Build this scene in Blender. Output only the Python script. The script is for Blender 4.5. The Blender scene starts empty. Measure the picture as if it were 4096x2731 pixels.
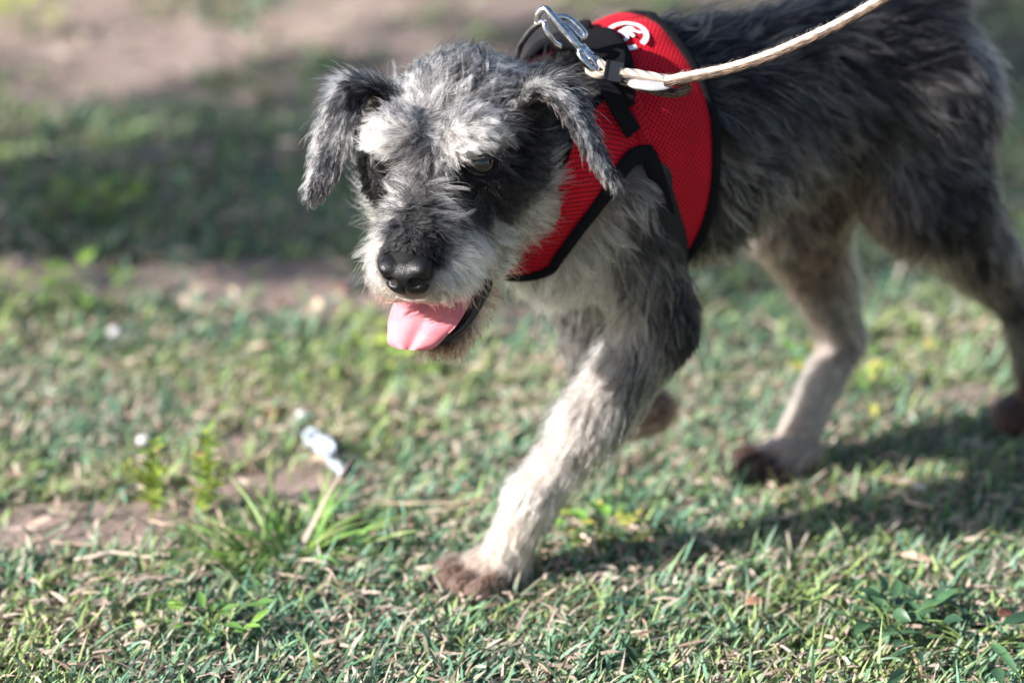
import bpy, bmesh, math, random
import numpy as np
from mathutils import Vector, Matrix, kdtree
from mathutils.bvhtree import BVHTree

rng = np.random.default_rng(7)
random.seed(7)
SC = bpy.context.scene
COL = SC.collection
R = math.radians

# ------------------------------------------------------------------ camera, sky, sun, exposure
CAM = np.array([0, 0, 1.0])
PITCH = R(22)
LENS = 100.0
KPX = 4096 * LENS / 36.0
cF = np.array([0, math.cos(PITCH), -math.sin(PITCH)])
cU = np.array([0, math.sin(PITCH), math.cos(PITCH)])
cR = np.array([1.0, 0, 0])
cd = bpy.data.cameras.new('camera')
cd.lens = LENS
cd.sensor_width = 36
cd.clip_start = .05
cd.clip_end = 500
cd.dof.use_dof = True
cd.dof.focus_distance = 2.005
cd.dof.aperture_fstop = 2.7
cam = bpy.data.objects.new('camera', cd)
cam.location = CAM
cam.rotation_euler = (R(90) - PITCH, 0, 0)
COL.objects.link(cam)
SC.camera = cam

SUN_EL = R(27.5)
SUN_AZ = (-.93, -.36)                       # horizontal direction towards the sun
_n = math.hypot(*SUN_AZ)
SUNV = Vector((SUN_AZ[0] / _n * math.cos(SUN_EL), SUN_AZ[1] / _n * math.cos(SUN_EL), math.sin(SUN_EL)))
world = bpy.data.worlds.new('World')
SC.world = world
world.use_nodes = True
wn = world.node_tree.nodes
sky = wn.new('ShaderNodeTexSky')
sky.sky_type = 'NISHITA'
sky.sun_disc = False
sky.sun_elevation = SUN_EL
sky.sun_rotation = math.atan2(SUNV.x, SUNV.y)
wn['Background'].inputs['Strength'].default_value = .07
world.node_tree.links.new(sky.outputs[0], wn['Background'].inputs['Color'])
sl = bpy.data.lights.new('sun', 'SUN')
sl.energy = 5.0
sl.angle = R(.53)
sl.color = (1, .955, .91)
so = bpy.data.objects.new('sun', sl)
so.rotation_euler = SUNV.to_track_quat('Z', 'Y').to_euler()
so.location = SUNV * 8
COL.objects.link(so)
SC.view_settings.view_transform = 'Standard'
SC.view_settings.look = 'None'
SC.view_settings.exposure = 1.38
SC.view_settings.gamma = 1
SC.view_settings.use_curve_mapping = False
SC.render.engine = 'CYCLES'
SC.cycles.use_denoising = True
try:
    SC.cycles.denoiser = 'OPENIMAGEDENOISE'
    SC.cycles_curves.shape = 'RIBBONS'
    SC.cycles_curves.subdivisions = 2
except Exception:
    pass
SC.cycles.max_bounces = 10
SC.cycles.transparent_max_bounces = 8

# ------------------------------------------------------------------ coordinates
def nrm(v):
    v = np.asarray(v, float)
    return v / np.maximum(np.linalg.norm(v, axis=-1, keepdims=True), 1e-12)

def ray(px, py):
    return cF + (px - 2048) / KPX * cR + (1365 - py) / KPX * cU

def at(px, py, d):
    return CAM + d * ray(px, py)

def gnd(px, py, z=0.0):
    r = ray(px, py)
    return CAM + (z - CAM[2]) / r[2] * r

# dog frame: a forward, b to its left, z up
dO = np.array([-.025, 1.99, 0])
dF = nrm([-.83, -.56, 0])
dL = np.array([-dF[1], dF[0], 0])
DM = np.stack([dF, dL, [0, 0, 1.0]])            # rows

def d2w(q):
    return dO + np.asarray(q, float) @ DM

def w2d(p):
    return (np.asarray(p, float) - dO) @ DM.T

# head frame: x forward along the muzzle, y to its left, z up; origin midway between the eyes
ph, th, ro = R(16), R(29), R(5)
hO = at(1738, 672, 2.022)
hF = np.array([-math.sin(ph) * math.cos(th), -math.cos(ph) * math.cos(th), -math.sin(th)])
hL = np.array([math.cos(ph), -math.sin(ph), 0])
hU = np.cross(hF, hL)
hL, hU = math.cos(ro) * hL + math.sin(ro) * hU, math.cos(ro) * hU - math.sin(ro) * hL
HM = np.stack([hF, hL, hU])

def h2w(q):
    return hO + np.asarray(q, float) @ HM

def w2h(p):
    return (np.asarray(p, float) - hO) @ HM.T

# ------------------------------------------------------------------ noise
def _hash(i, seed):
    i = i.astype(np.uint32)
    n = i[..., 0] * np.uint32(374761393) + i[..., 1] * np.uint32(668265263) + i[..., 2] * np.uint32(2147483647) + np.uint32(seed * 977 + 13)
    n = (n ^ (n >> np.uint32(13))) * np.uint32(1274126177)
    n = n ^ (n >> np.uint32(16))
    return (n & np.uint32(0xffff)).astype(float) / 65535.0

def vnoise(p, scale, seed=0):
    """value noise in 0..1; p (n,2|3), scale = size of a lump in metres"""
    p = np.asarray(p, float)
    if p.shape[-1] == 2:
        p = np.concatenate([p, np.zeros(p.shape[:-1] + (1,))], -1)
    p = p / scale + 1000.0
    i = np.floor(p).astype(np.int64)
    f = p - i
    f = f * f * (3 - 2 * f)
    out = 0
    for dx in (0, 1):
        for dy in (0, 1):
            for dz in (0, 1):
                w = (f[..., 0] if dx else 1 - f[..., 0]) * (f[..., 1] if dy else 1 - f[..., 1]) * (f[..., 2] if dz else 1 - f[..., 2])
                out = out + w * _hash(i + np.array([dx, dy, dz]), seed)
    return out

# ------------------------------------------------------------------ mesh helpers
def np_mesh(name, V, faces, uv=None, smooth=True, col=None):
    """V (n,3); faces: list of (m,k) int arrays"""
    me = bpy.data.meshes.new(name)
    V = np.asarray(V, np.float32)
    if not isinstance(faces, (list, tuple)):
        faces = [faces]
    faces = [np.asarray(f, np.int32) for f in faces if len(f)]
    loops = np.concatenate([f.ravel() for f in faces])
    sizes = np.concatenate([np.full(len(f), f.shape[1], np.int32) for f in faces])
    me.vertices.add(len(V))
    me.vertices.foreach_set('co', V.ravel())
    me.loops.add(len(loops))
    me.loops.foreach_set('vertex_index', loops)
    me.polygons.add(len(sizes))
    me.polygons.foreach_set('loop_start', np.concatenate([[0], np.cumsum(sizes)[:-1]]).astype(np.int32))
    me.polygons.foreach_set('loop_total', sizes)
    me.polygons.foreach_set('use_smooth', np.full(len(sizes), smooth, bool))
    if uv is not None:
        l = me.uv_layers.new(name='UVMap')
        l.data.foreach_set('uv', np.asarray(uv, np.float32)[loops].ravel())
    if col is not None:
        a = me.attributes.new('tint', 'FLOAT_COLOR', 'POINT')
        c = np.ones((len(V), 4), np.float32)
        c[:, :3] = col
        a.data.foreach_set('color', c.ravel())
    me.update(calc_edges=True)
    me.validate()
    return me

def obj(name, me, mat=None, parent=None, label=None, cat=None, group=None, kind=None):
    o = bpy.data.objects.new(name, me)
    COL.objects.link(o)
    if mat is not None and me is not None:
        me.materials.clear()
        me.materials.append(mat)
    if parent is not None:
        o.parent = parent
    for k, v in (('label', label), ('category', cat), ('group', group), ('kind', kind)):
        if v:
            o[k] = v
    return o

def empty(name, loc, label, cat, group=None):
    o = bpy.data.objects.new(name, None)
    o.location = loc
    o.empty_display_size = .02
    COL.objects.link(o)
    o['label'] = label
    o['category'] = cat
    if group:
        o['group'] = group
    return o

def part(name, me, mat, root, **kw):
    """me in world coordinates, parented to root with the offset taken out"""
    o = obj(name, me, mat, root, **kw)
    w = Vector((0, 0, 0))
    r = root
    while r is not None:
        w += r.location
        r = r.parent
    o.location = -w
    return o

def grid_faces(nu, nv, wrap_u=False, wrap_v=False):
    iu = np.arange(nu if wrap_u else nu - 1)
    iv = np.arange(nv if wrap_v else nv - 1)
    a, b = np.meshgrid(iu, iv, indexing='ij')
    a, b = a.ravel(), b.ravel()
    a2, b2 = (a + 1) % nu, (b + 1) % nv
    return np.stack([a * nv + b, a2 * nv + b, a2 * nv + b2, a * nv + b2], 1)

def catmull(pts, n):
    """smooth resample of a polyline at n even arc-length steps"""
    p = np.asarray(pts, float)
    if len(p) == 2:
        return p[0] + (p[1] - p[0]) * np.linspace(0, 1, n)[:, None]
    q = np.vstack([2 * p[0] - p[1], p, 2 * p[-1] - p[-2]])
    out = []
    for i in range(1, len(q) - 2):
        t = np.linspace(0, 1, 16, endpoint=False)[:, None]
        p0, p1, p2, p3 = q[i - 1], q[i], q[i + 1], q[i + 2]
        out.append(.5 * (2 * p1 + (p2 - p0) * t + (2 * p0 - 5 * p1 + 4 * p2 - p3) * t ** 2 + (3 * p1 - p0 - 3 * p2 + p3) * t ** 3))
    out = np.vstack(out + [p[-1:]])
    s = np.concatenate([[0], np.cumsum(np.linalg.norm(np.diff(out[:, :3], axis=0), axis=1))])
    u = np.linspace(0, s[-1], n)
    return np.stack([np.interp(u, s, out[:, k]) for k in range(out.shape[1])], 1)

def sweep(path, rad, nseg=10, up=None, flat=1.0, cap=True, closed=False, normals=None):
    """tube along path; rad scalar or per point; flat = thickness/width with width across 'normals'"""
    path = np.asarray(path, float)
    n = len(path)
    rad = np.broadcast_to(np.asarray(rad, float), (n,))
    if closed:
        T = nrm(np.roll(path, -1, 0) - np.roll(path, 1, 0))
    else:
        T = nrm(np.gradient(path, axis=0))
    if normals is None:
        u = np.array([0, 0, 1.0]) if up is None else np.asarray(up, float)
        N = np.zeros_like(T)
        N[0] = u - (u @ T[0]) * T[0]
        if np.linalg.norm(N[0]) < 1e-3:
            N[0] = np.cross(T[0], [1, 0, 0])
        N[0] = nrm(N[0])
        for i in range(1, n):
            v = N[i - 1] - (N[i - 1] @ T[i]) * T[i]
            N[i] = nrm(v)
    else:
        N = nrm(normals - np.sum(normals * T, 1, keepdims=True) * T)
    B = np.cross(T, N)
    a = np.linspace(0, 2 * math.pi, nseg, endpoint=False)
    V = path[:, None] + rad[:, None, None] * (np.cos(a)[None, :, None] * B[:, None] + flat * np.sin(a)[None, :, None] * N[:, None])
    V = V.reshape(-1, 3)
    fs = [grid_faces(n, nseg, wrap_u=closed, wrap_v=True)]
    if cap and not closed:
        fs = [fs[0], np.arange(nseg)[::-1][None], (np.arange(nseg) + (n - 1) * nseg)[None]]
    return V, fs

def merge(parts):
    Vs, Fs, o = [], [], 0
    for V, fs in parts:
        if not isinstance(fs, (list, tuple)):
            fs = [fs]
        Vs.append(V)
        Fs += [np.asarray(f) + o for f in fs]
        o += len(V)
    return np.vstack(Vs), Fs

# ------------------------------------------------------------------ material helpers
def mat(name, base=(.5, .5, .5), rough=.6, spec=.5, metal=0.0, **kw):
    m = bpy.data.materials.new(name)
    m.use_nodes = True
    b = m.node_tree.nodes['Principled BSDF']
    b.inputs['Base Color'].default_value = (*base, 1)
    b.inputs['Roughness'].default_value = rough
    b.inputs['Specular IOR Level'].default_value = spec
    b.inputs['Metallic'].default_value = metal
    for k, v in kw.items():
        b.inputs[k.replace('_', ' ')].default_value = v
    return m

def nodes(m):
    return m.node_tree.nodes, m.node_tree.links, m.node_tree.nodes['Principled BSDF']

def add(m, kind, **kw):
    n = m.node_tree.nodes.new('ShaderNode' + kind)
    for k, v in kw.items():
        if k in n.inputs:
            n.inputs[k].default_value = v
        else:
            setattr(n, k, v)
    return n

def noise_colour(m, c1, c2, scale, detail=6, coord='Object', bump=0.0, bscale=None, lo=.35, hi=.65):
    N, L, b = nodes(m)
    tc = add(m, 'TexCoord')
    t = add(m, 'TexNoise', Scale=scale, Detail=detail, Roughness=.65)
    L.new(tc.outputs[coord], t.inputs['Vector'])
    cr = N.new('ShaderNodeValToRGB')
    cr.color_ramp.elements[0].position, cr.color_ramp.elements[1].position = lo, hi
    cr.color_ramp.elements[0].color, cr.color_ramp.elements[1].color = (*c1, 1), (*c2, 1)
    L.new(t.outputs['Fac'], cr.inputs['Fac'])
    L.new(cr.outputs['Color'], b.inputs['Base Color'])
    if bump:
        t2 = add(m, 'TexNoise', Scale=bscale or scale * 4, Detail=5)
        L.new(tc.outputs[coord], t2.inputs['Vector'])
        bp = add(m, 'Bump', Strength=bump, Distance=.002)
        L.new(t2.outputs['Fac'], bp.inputs['Height'])
        L.new(bp.outputs['Normal'], b.inputs['Normal'])
    return cr

def tint_mat(name, rough=.5, transl=.25, spec=.4, noise=.25, nscale=900):
    """colour from the 'tint' attribute, mottled a little; thin leaves let light through"""
    m = mat(name, rough=rough, spec=spec)
    N, L, b = nodes(m)
    a = add(m, 'Attribute', attribute_name='tint')
    tc = add(m, 'TexCoord')
    t = add(m, 'TexNoise', Scale=nscale, Detail=3)
    L.new(tc.outputs['Object'], t.inputs['Vector'])
    mr = add(m, 'MapRange', **{'To Min': 1 - noise, 'To Max': 1 + noise})
    L.new(t.outputs['Fac'], mr.inputs['Value'])
    mx = add(m, 'Vector' + 'Math', operation='SCALE')
    L.new(a.outputs['Color'], mx.inputs[0])
    L.new(mr.outputs['Result'], mx.inputs['Scale'])
    L.new(mx.outputs[0], b.inputs['Base Color'])
    if transl:
        tr = add(m, 'BsdfTranslucent')
        L.new(mx.outputs[0], tr.inputs['Color'])
        ms = add(m, 'MixShader', Fac=transl)
        L.new(b.outputs[0], ms.inputs[1])
        L.new(tr.outputs[0], ms.inputs[2])
        L.new(ms.outputs[0], N['Material Output'].inputs['Surface'])
    return m

# ------------------------------------------------------------------ signed distance body
PR = []                                     # (frame, kind, params, k)
def cone(fr, p0, r0, p1, r1, k=.02):
    PR.append((fr, 'c', (np.array(p0, float), r0, np.array(p1, float), r1), k))

def ell(fr, c, r, k=.02):
    PR.append((fr, 'e', (np.array(c, float), np.array(r, float)), k))

def sd_cone(p, a, ra, b, rb):
    ba = b - a
    t = np.clip(((p - a) @ ba) / (ba @ ba), 0, 1)
    t = t
    return np.linalg.norm(p - a - t[..., None] * ba, axis=-1) - (ra + (rb - ra) * t)

def sd_ell(p, c, r):
    q = (p - c)
    k0 = np.linalg.norm(q / r, axis=-1)
    k1 = np.linalg.norm(q / (r * r), axis=-1)
    return np.where(k1 < 1e-9, -r.min(), k0 * (k0 - 1) / np.maximum(k1, 1e-9))

def smin(a, b, k):
    h = np.clip(.5 + .5 * (b - a) / k, 0, 1)
    return b + (a - b) * h - k * h * (1 - h)

# torso
ell('d', (-.175, 0, .318), (.125, .064, .093))
ell('d', (-.30, 0, .334), (.13, .056, .071), .03)
ell('d', (-.392, 0, .337), (.074, .058, .074), .03)
ell('d', (-.078, 0, .282), (.055, .044, .068), .03)
cone('d', (-.125, 0, .348), .058, (-.058, .006, .345), .046, .03)
cone('d', (-.44, 0, .395), .020, (-.475, 0, .475), .010, .02)
# left front leg, planted ahead
cone('d', (-.105, .034, .315), .044, (-.130, .050, .195), .028, .025)
cone('d', (-.130, .050, .195), .028, (-.072, .045, .128), .0220, .015)
cone('d', (-.072, .045, .128), .0220, (-.026, .036, .074), .0180, .012)
cone('d', (-.026, .036, .074), .0180, (-.006, .028, .030), .017, .01)
ell('d', (.000, .022, .016), (.028, .024, .0150), .008)
for s in (-1.5, -.5, .5, 1.5):
    ell('d', (.034 - abs(s) * .006, .022 + s * .0155, .0115), (.0180, .0078, .0115), .002)
# right front leg, lifted with the paw folded back
cone('d', (-.104, -.036, .30), .042, (-.126, -.048, .20), .025, .025)
cone('d', (-.126, -.048, .20), .024, (-.134, -.042, .112), .0125, .015)
cone('d', (-.134, -.042, .112), .0125, (-.155, -.036, .094), .014, .01)
ell('d', (-.176, -.032, .082), (.032, .021, .018), .012)
# left hind leg, stretched back
cone('d', (-.412, .036, .325), .055, (-.400, .048, .255), .045, .03)
cone('d', (-.400, .048, .252), .044, (-.505, .050, .142), .019, .025)
cone('d', (-.512, .050, .150), .021, (-.556, .042, .040), .018, .01)
ell('d', (-.550, .036, .018), (.036, .026, .017), .012)
# right hind leg, carrying under the belly
cone('d', (-.395, -.036, .320), .052, (-.345, -.046, .215), .039, .03)
cone('d', (-.345, -.046, .215), .038, (-.392, -.034, .098), .017, .02)
cone('d', (-.392, -.034, .098), .017, (-.335, -.020, .030), .016, .01)
ell('d', (-.320, -.014, .0165), (.028, .024, .0150), .008)
for s in (-1.5, -.5, .5, 1.5):
    ell('d', (-.286 - abs(s) * .006, -.014 + s * .0155, .0115), (.0180, .0078, .0115), .002)
# head
ell('h', (-.036, 0, -.021), (.048, .060, .029))
ell('h', (-.035, .038, -.022), (.045, .027, .032), .02)
for s in (1, -1):
    ell('h', (-.050, s * .042, -.052), (.038, .028, .034), .02)
    ell('h', (-.062, s * .038, -.080), (.044, .038, .036), .02)
ell('h', (-.035, -.038, -.022), (.045, .027, .036), .02)
for s in (1, -1):
    ell('h', (-.012, s * .030, .0225), (.022, .018, .010), .012)
    ell('h', (.004, s * .026, -.058), (.036, .018, .028), .02)
    ell('h', (.048, s * .018, -.034), (.042, .020, .0215), .015)
cone('h', (-.02, 0, -.018), .034, (.070, 0, -.026), .0235, .015)
cone('h', (.01, 0, -.003), .020, (.078, 0, -.0165), .0165, .012)
cone('h', (-.060, 0, -.045), .038, (-.012, 0, -.066), .026, .02)
cone('h', (-.012, 0, -.070), .022, (.070, .002, -.102), .0120, .012)
ell('h', (.050, .002, -.094), (.038, .023, .011), .01)
# the bodies of the neck and throat meet the head
hb = w2d(h2w((-.075, 0, -.015)))
cone('d', (-.06, .005, .337), .044, hb, .042, .03)

def sdf(P):
    P = np.asarray(P, float)
    D = np.full(P.shape[:-1], 1.0)
    pd, phd = w2d(P), w2h(P)
    for fr, kd, a, k in PR:
        q = pd if fr == 'd' else phd
        D = smin(D, sd_cone(q, *a) if kd == 'c' else sd_ell(q, *a), k)
    return D

def sgrad(P, e=.002):
    P = np.asarray(P, float)
    return nrm(np.stack([sdf(P + np.eye(3)[i] * e) - sdf(P - np.eye(3)[i] * e) for i in range(3)], -1))

def to_surface(P, off=0.0, it=6):
    P = np.array(P, float)
    for _ in range(it):
        P = P - (sdf(P) - off)[..., None] * sgrad(P)
    return P

def surface_nets(D, lo, h):
    S = D < 0
    c = [S[dx:D.shape[0] - 1 + dx, dy:D.shape[1] - 1 + dy, dz:D.shape[2] - 1 + dz] for dx in (0, 1) for dy in (0, 1) for dz in (0, 1)]
    alls = np.logical_and.reduce(c)
    anys = np.logical_or.reduce(c)
    act = anys & ~alls
    I = np.argwhere(act)
    idx = -np.ones(act.shape, np.int64)
    idx[act] = np.arange(len(I))
    cor = np.array([(dx, dy, dz) for dx in (0, 1) for dy in (0, 1) for dz in (0, 1)])
    val = np.stack([D[I[:, 0] + x, I[:, 1] + y, I[:, 2] + z] for x, y, z in cor], 1)
    acc = np.zeros((len(I), 3))
    cnt = np.zeros(len(I))
    for a in range(8):
        for b in range(a + 1, 8):
            if np.abs(cor[a] - cor[b]).sum() != 1:
                continue
            va, vb = val[:, a], val[:, b]
            m = (va < 0) != (vb < 0)
            t = np.where(m, va / np.where(m, va - vb, 1), 0)
            acc += np.where(m[:, None], cor[a] + t[:, None] * (cor[b] - cor[a]), 0)
            cnt += m
    V = lo + (I + acc / cnt[:, None]) * h
    Q = []
    for ax in range(3):
        o1, o2 = [(1, 2), (2, 0), (0, 1)][ax]
        sl0 = [slice(None)] * 3
        sl1 = [slice(None)] * 3
        sl0[ax], sl1[ax] = slice(0, -1), slice(1, None)
        E = np.argwhere(S[tuple(sl0)] != S[tuple(sl1)])
        E = E[(E[:, o1] > 0) & (E[:, o2] > 0) & (E[:, o1] < D.shape[o1] - 1) & (E[:, o2] < D.shape[o2] - 1)]
        u, v = np.eye(3, dtype=int)[o1], np.eye(3, dtype=int)[o2]
        q = np.stack([idx[tuple((E - u - v).T)], idx[tuple((E - v).T)], idx[tuple(E.T)], idx[tuple((E - u).T)]], 1)
        ins = S[tuple(E.T)]
        q[~ins] = q[~ins][:, ::-1]
        Q.append(q)
    return V, np.vstack(Q)

# ------------------------------------------------------------------ ground
def bare(P):
    """0 = dense turf, 1 = bare earth, over ground points (n,2)"""
    P = np.asarray(P, float)
    n = vnoise(P, .22, 11) * .45 + vnoise(P, .09, 12) * .35 + vnoise(P, .03, 13) * .2
    far = np.clip((P[:, 1] - 2.75) / 1.0, 0, 1)
    v = .5 + (n - .5) * (1 + 1.5 * far) + far * .16 - .13
    for (px, py, rx, ry, w) in BLOBS:
        c = gnd(px, py)
        e = gnd(px + rx, py)
        f = gnd(px, py - ry)
        sx, sy = np.linalg.norm(e - c), np.linalg.norm(f - c)
        v = v + w * np.exp(-(((P[:, 0] - c[0]) / sx) ** 2 + ((P[:, 1] - c[1]) / sy) ** 2))
    return np.clip((v - .42) / .16, 0, 1)

BLOBS = [(500, 60, 900, 140, .30), (1500, 100, 700, 130, .28), (150, 330, 260, 60, .35), (1100, 620, 330, 70, .25), (700, 500, 900, 60, -.22), (500, 985, 700, 45, -.22), (650, 1120, 700, 70, .45),
         (1250, 1190, 260, 50, .4), (180, 2090, 380, 95, .95), (1020, 1960, 260, 60, .7), (330, 2160, 300, 40, .5), (120, 1010, 200, 40, .3),
         (1200, 250, 250, 45, -.5), (2050, 140, 500, 60, -.35), (500, 430, 700, 35, -.3), (600, 760, 1300, 230, -.28), (600, 520, 900, 60, -.15), (600, 1420, 900, 150, -.35),
         (2600, 1950, 260, 50, .22), (2800, 1350, 900, 200, -.2), (3000, 2450, 1300, 250, -.45), (1500, 2500, 1200, 200, -.3), (3900, 500, 400, 500, -.3),
         (3800, 1550, 260, 60, .3), (200, 130, 160, 40, -.5), (900, 40, 220, 40, -.4), (1700, 60, 260, 30, -.4), (650, 300, 200, 30, -.35), (1500, 330, 200, 40, .3), (1750, 480, 160, 40, .3), (300, 620, 200, 30, .3), (1000, 1330, 160, 40, .35), (1350, 1370, 150, 40, .3), (1750, 1420, 200, 40, .25)]

def ground_z(P):
    return (vnoise(P, .35, 21) - .5) * .012 + (vnoise(P, .05, 22) - .5) * .006

def span(lo, a, b, hi, step, grow=1.25):
    mid = list(np.arange(a, b, step))
    left, right, s = [], [], step
    x = a
    while x > lo:
        s *= grow
        x -= s
        left.append(x)
    x, s = mid[-1], step
    while x < hi:
        s *= grow
        x += s
        right.append(x)
    return np.array(left[::-1] + mid + right)

gx, gy = span(-60, -1.2, 1.2, 60, .014), span(-40, 1.5, 4.4, 90, .016)
GXX, GYY = np.meshgrid(gx, gy, indexing='ij')
gp2 = np.stack([GXX.ravel(), GYY.ravel()], 1)
gz = ground_z(gp2) - .004
gme = np_mesh('ground', np.column_stack([gp2, gz]), grid_faces(len(gx), len(gy)), col=np.zeros((len(gp2), 3)) + bare(gp2)[:, None])

M_SOIL = mat('soil', rough=.95, spec=.15)
def soil():
    m = M_SOIL
    N, L, b = nodes(m)
    tc = add(m, 'TexCoord')
    def ramp(scale, c, det=8, pos=(.3, .5, .7)):
        t = add(m, 'TexNoise', Scale=scale, Detail=det, Roughness=.7)
        L.new(tc.outputs['Object'], t.inputs['Vector'])
        r = N.new('ShaderNodeValToRGB')
        r.color_ramp.elements.new(.5)
        for e, p, cc in zip(r.color_ramp.elements, pos, c):
            e.position, e.color = p, (*cc, 1)
        L.new(t.outputs['Fac'], r.inputs['Fac'])
        return r, t
    r1, _ = ramp(26, ((.16, .12, .105), (.30, .23, .20), (.44, .345, .305)))
    r2, t2 = ramp(420, ((.10, .07, .06), (.30, .22, .18), (.52, .42, .36)))
    mx = add(m, 'Mix', data_type='RGBA', blend_type='MIX')
    mx.inputs[0].default_value = .45
    L.new(r1.outputs[0], mx.inputs[6])
    L.new(r2.outputs[0], mx.inputs[7])
    # soil colour darkened under turf, to deepen the gaps between blades
    a = add(m, 'Attribute', attribute_name='tint')
    m2 = add(m, 'Mix', data_type='RGBA', blend_type='MIX')
    m2.inputs[6].default_value = (.06, .065, .035, 1)
    sep = add(m, 'SeparateColor')
    L.new(a.outputs['Color'], sep.inputs[0])
    mr = add(m, 'MapRange', **{'To Min': .35, 'To Max': 1.0})
    L.new(sep.outputs[0], mr.inputs['Value'])
    L.new(mr.outputs[0], m2.inputs[0])
    L.new(mx.outputs[2], m2.inputs[7])
    L.new(m2.outputs[2], b.inputs['Base Color'])
    bp = add(m, 'Bump', Strength=.8, Distance=.003)
    t3 = add(m, 'TexNoise', Scale=160, Detail=8, Roughness=.7)
    L.new(tc.outputs['Object'], t3.inputs['Vector'])
    L.new(t3.outputs['Fac'], bp.inputs['Height'])
    L.new(bp.outputs['Normal'], b.inputs['Normal'])
soil()
obj('ground', gme, M_SOIL, label='sandy earth ground of the park under the patchy turf', cat='ground', kind='structure')

# ------------------------------------------------------------------ turf
GREENS = np.array([(.155, .265, .14), (.12, .235, .155), (.205, .305, .15), (.085, .16, .085), (.25, .325, .12), (.185, .28, .195)])
STRAW = np.array([(.48, .365, .295), (.54, .43, .355), (.35, .245, .185), (.58, .49, .40)])

def blades(P, Lh, Wd, lean, az, col, tipcol=None, curve=.6, nseg=3, fold=.0):
    """n curved tapering blades as one vertex/face set; lean = angle from vertical at root"""
    n = len(P)
    s = np.linspace(0, 1, nseg + 1)
    h = np.stack([np.cos(az), np.sin(az), np.zeros(n)], 1)
    side = np.stack([-np.sin(az), np.cos(az), np.zeros(n)], 1)
    tw = rng.normal(0, .6, n)
    ang = lean[:, None] + curve * s[None] * rng.uniform(.4, 1.4, n)[:, None]
    dirs = np.sin(ang)[..., None] * h[:, None] + np.cos(ang)[..., None] * np.array([0, 0, 1.0])
    C = P[:, None] + np.concatenate([np.zeros((n, 1, 3)), np.cumsum(dirs[:, :-1] * (Lh / nseg)[:, None, None], 1)], 1)
    nu = np.cross(dirs[:, 0], side)
    wd = nrm(np.cos(tw)[:, None] * side + np.sin(tw)[:, None] * nu)
    wid = Wd[:, None] * np.array([.75, 1.0, .8, .5, .3][:nseg])[None] * .5
    Lf = C[:, :-1] - wid[..., None] * wd[:, None]
    Rt = C[:, :-1] + wid[..., None] * wd[:, None]
    V = np.concatenate([Lf, Rt, C[:, -1:]], 1)                # per blade: nseg left, nseg right, tip
    k = 2 * nseg + 1
    base = np.arange(n)[:, None] * k
    q = np.concatenate([base + np.array([[i, nseg + i, nseg + i + 1, i + 1]]) for i in range(nseg - 1)], 0)
    t = base + np.array([[nseg - 1, 2 * nseg - 1, 2 * nseg]])
    tipcol = col if tipcol is None else tipcol
    sc = np.concatenate([s[:-1], s[:-1], [1.0]])
    cc = col[:, None] + (tipcol - col)[:, None] * (sc[None, :, None] ** 1.5)
    return V.reshape(-1, 3), [q, t], cc.reshape(-1, 3)

def foot_clear(P):
    return np.ones(len(P), bool) if PAWS is None else np.all([np.hypot(*(w2d(P)[:, :2] - np.array(c)).T) > r for c, r in PAWS], 0)
PAWS = [((.016, .022), .021), ((-.006, .026), .018), ((-.304, -.014), .021), ((-.326, -.015), .018), ((-.545, .036), .024)]

def rand_ground(n, near):
    """uniform ground points inside the seen wedge with a margin, from Y=near[0] to near[1]"""
    Y = rng.uniform(near[0], near[1], n * 2)
    wmax = near[1] * .235 + .42
    X = rng.uniform(-wmax, wmax, n * 2)
    ok = np.abs(X) < Y * .235 + .42
    return np.column_stack([X, Y])[ok][:n]

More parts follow.
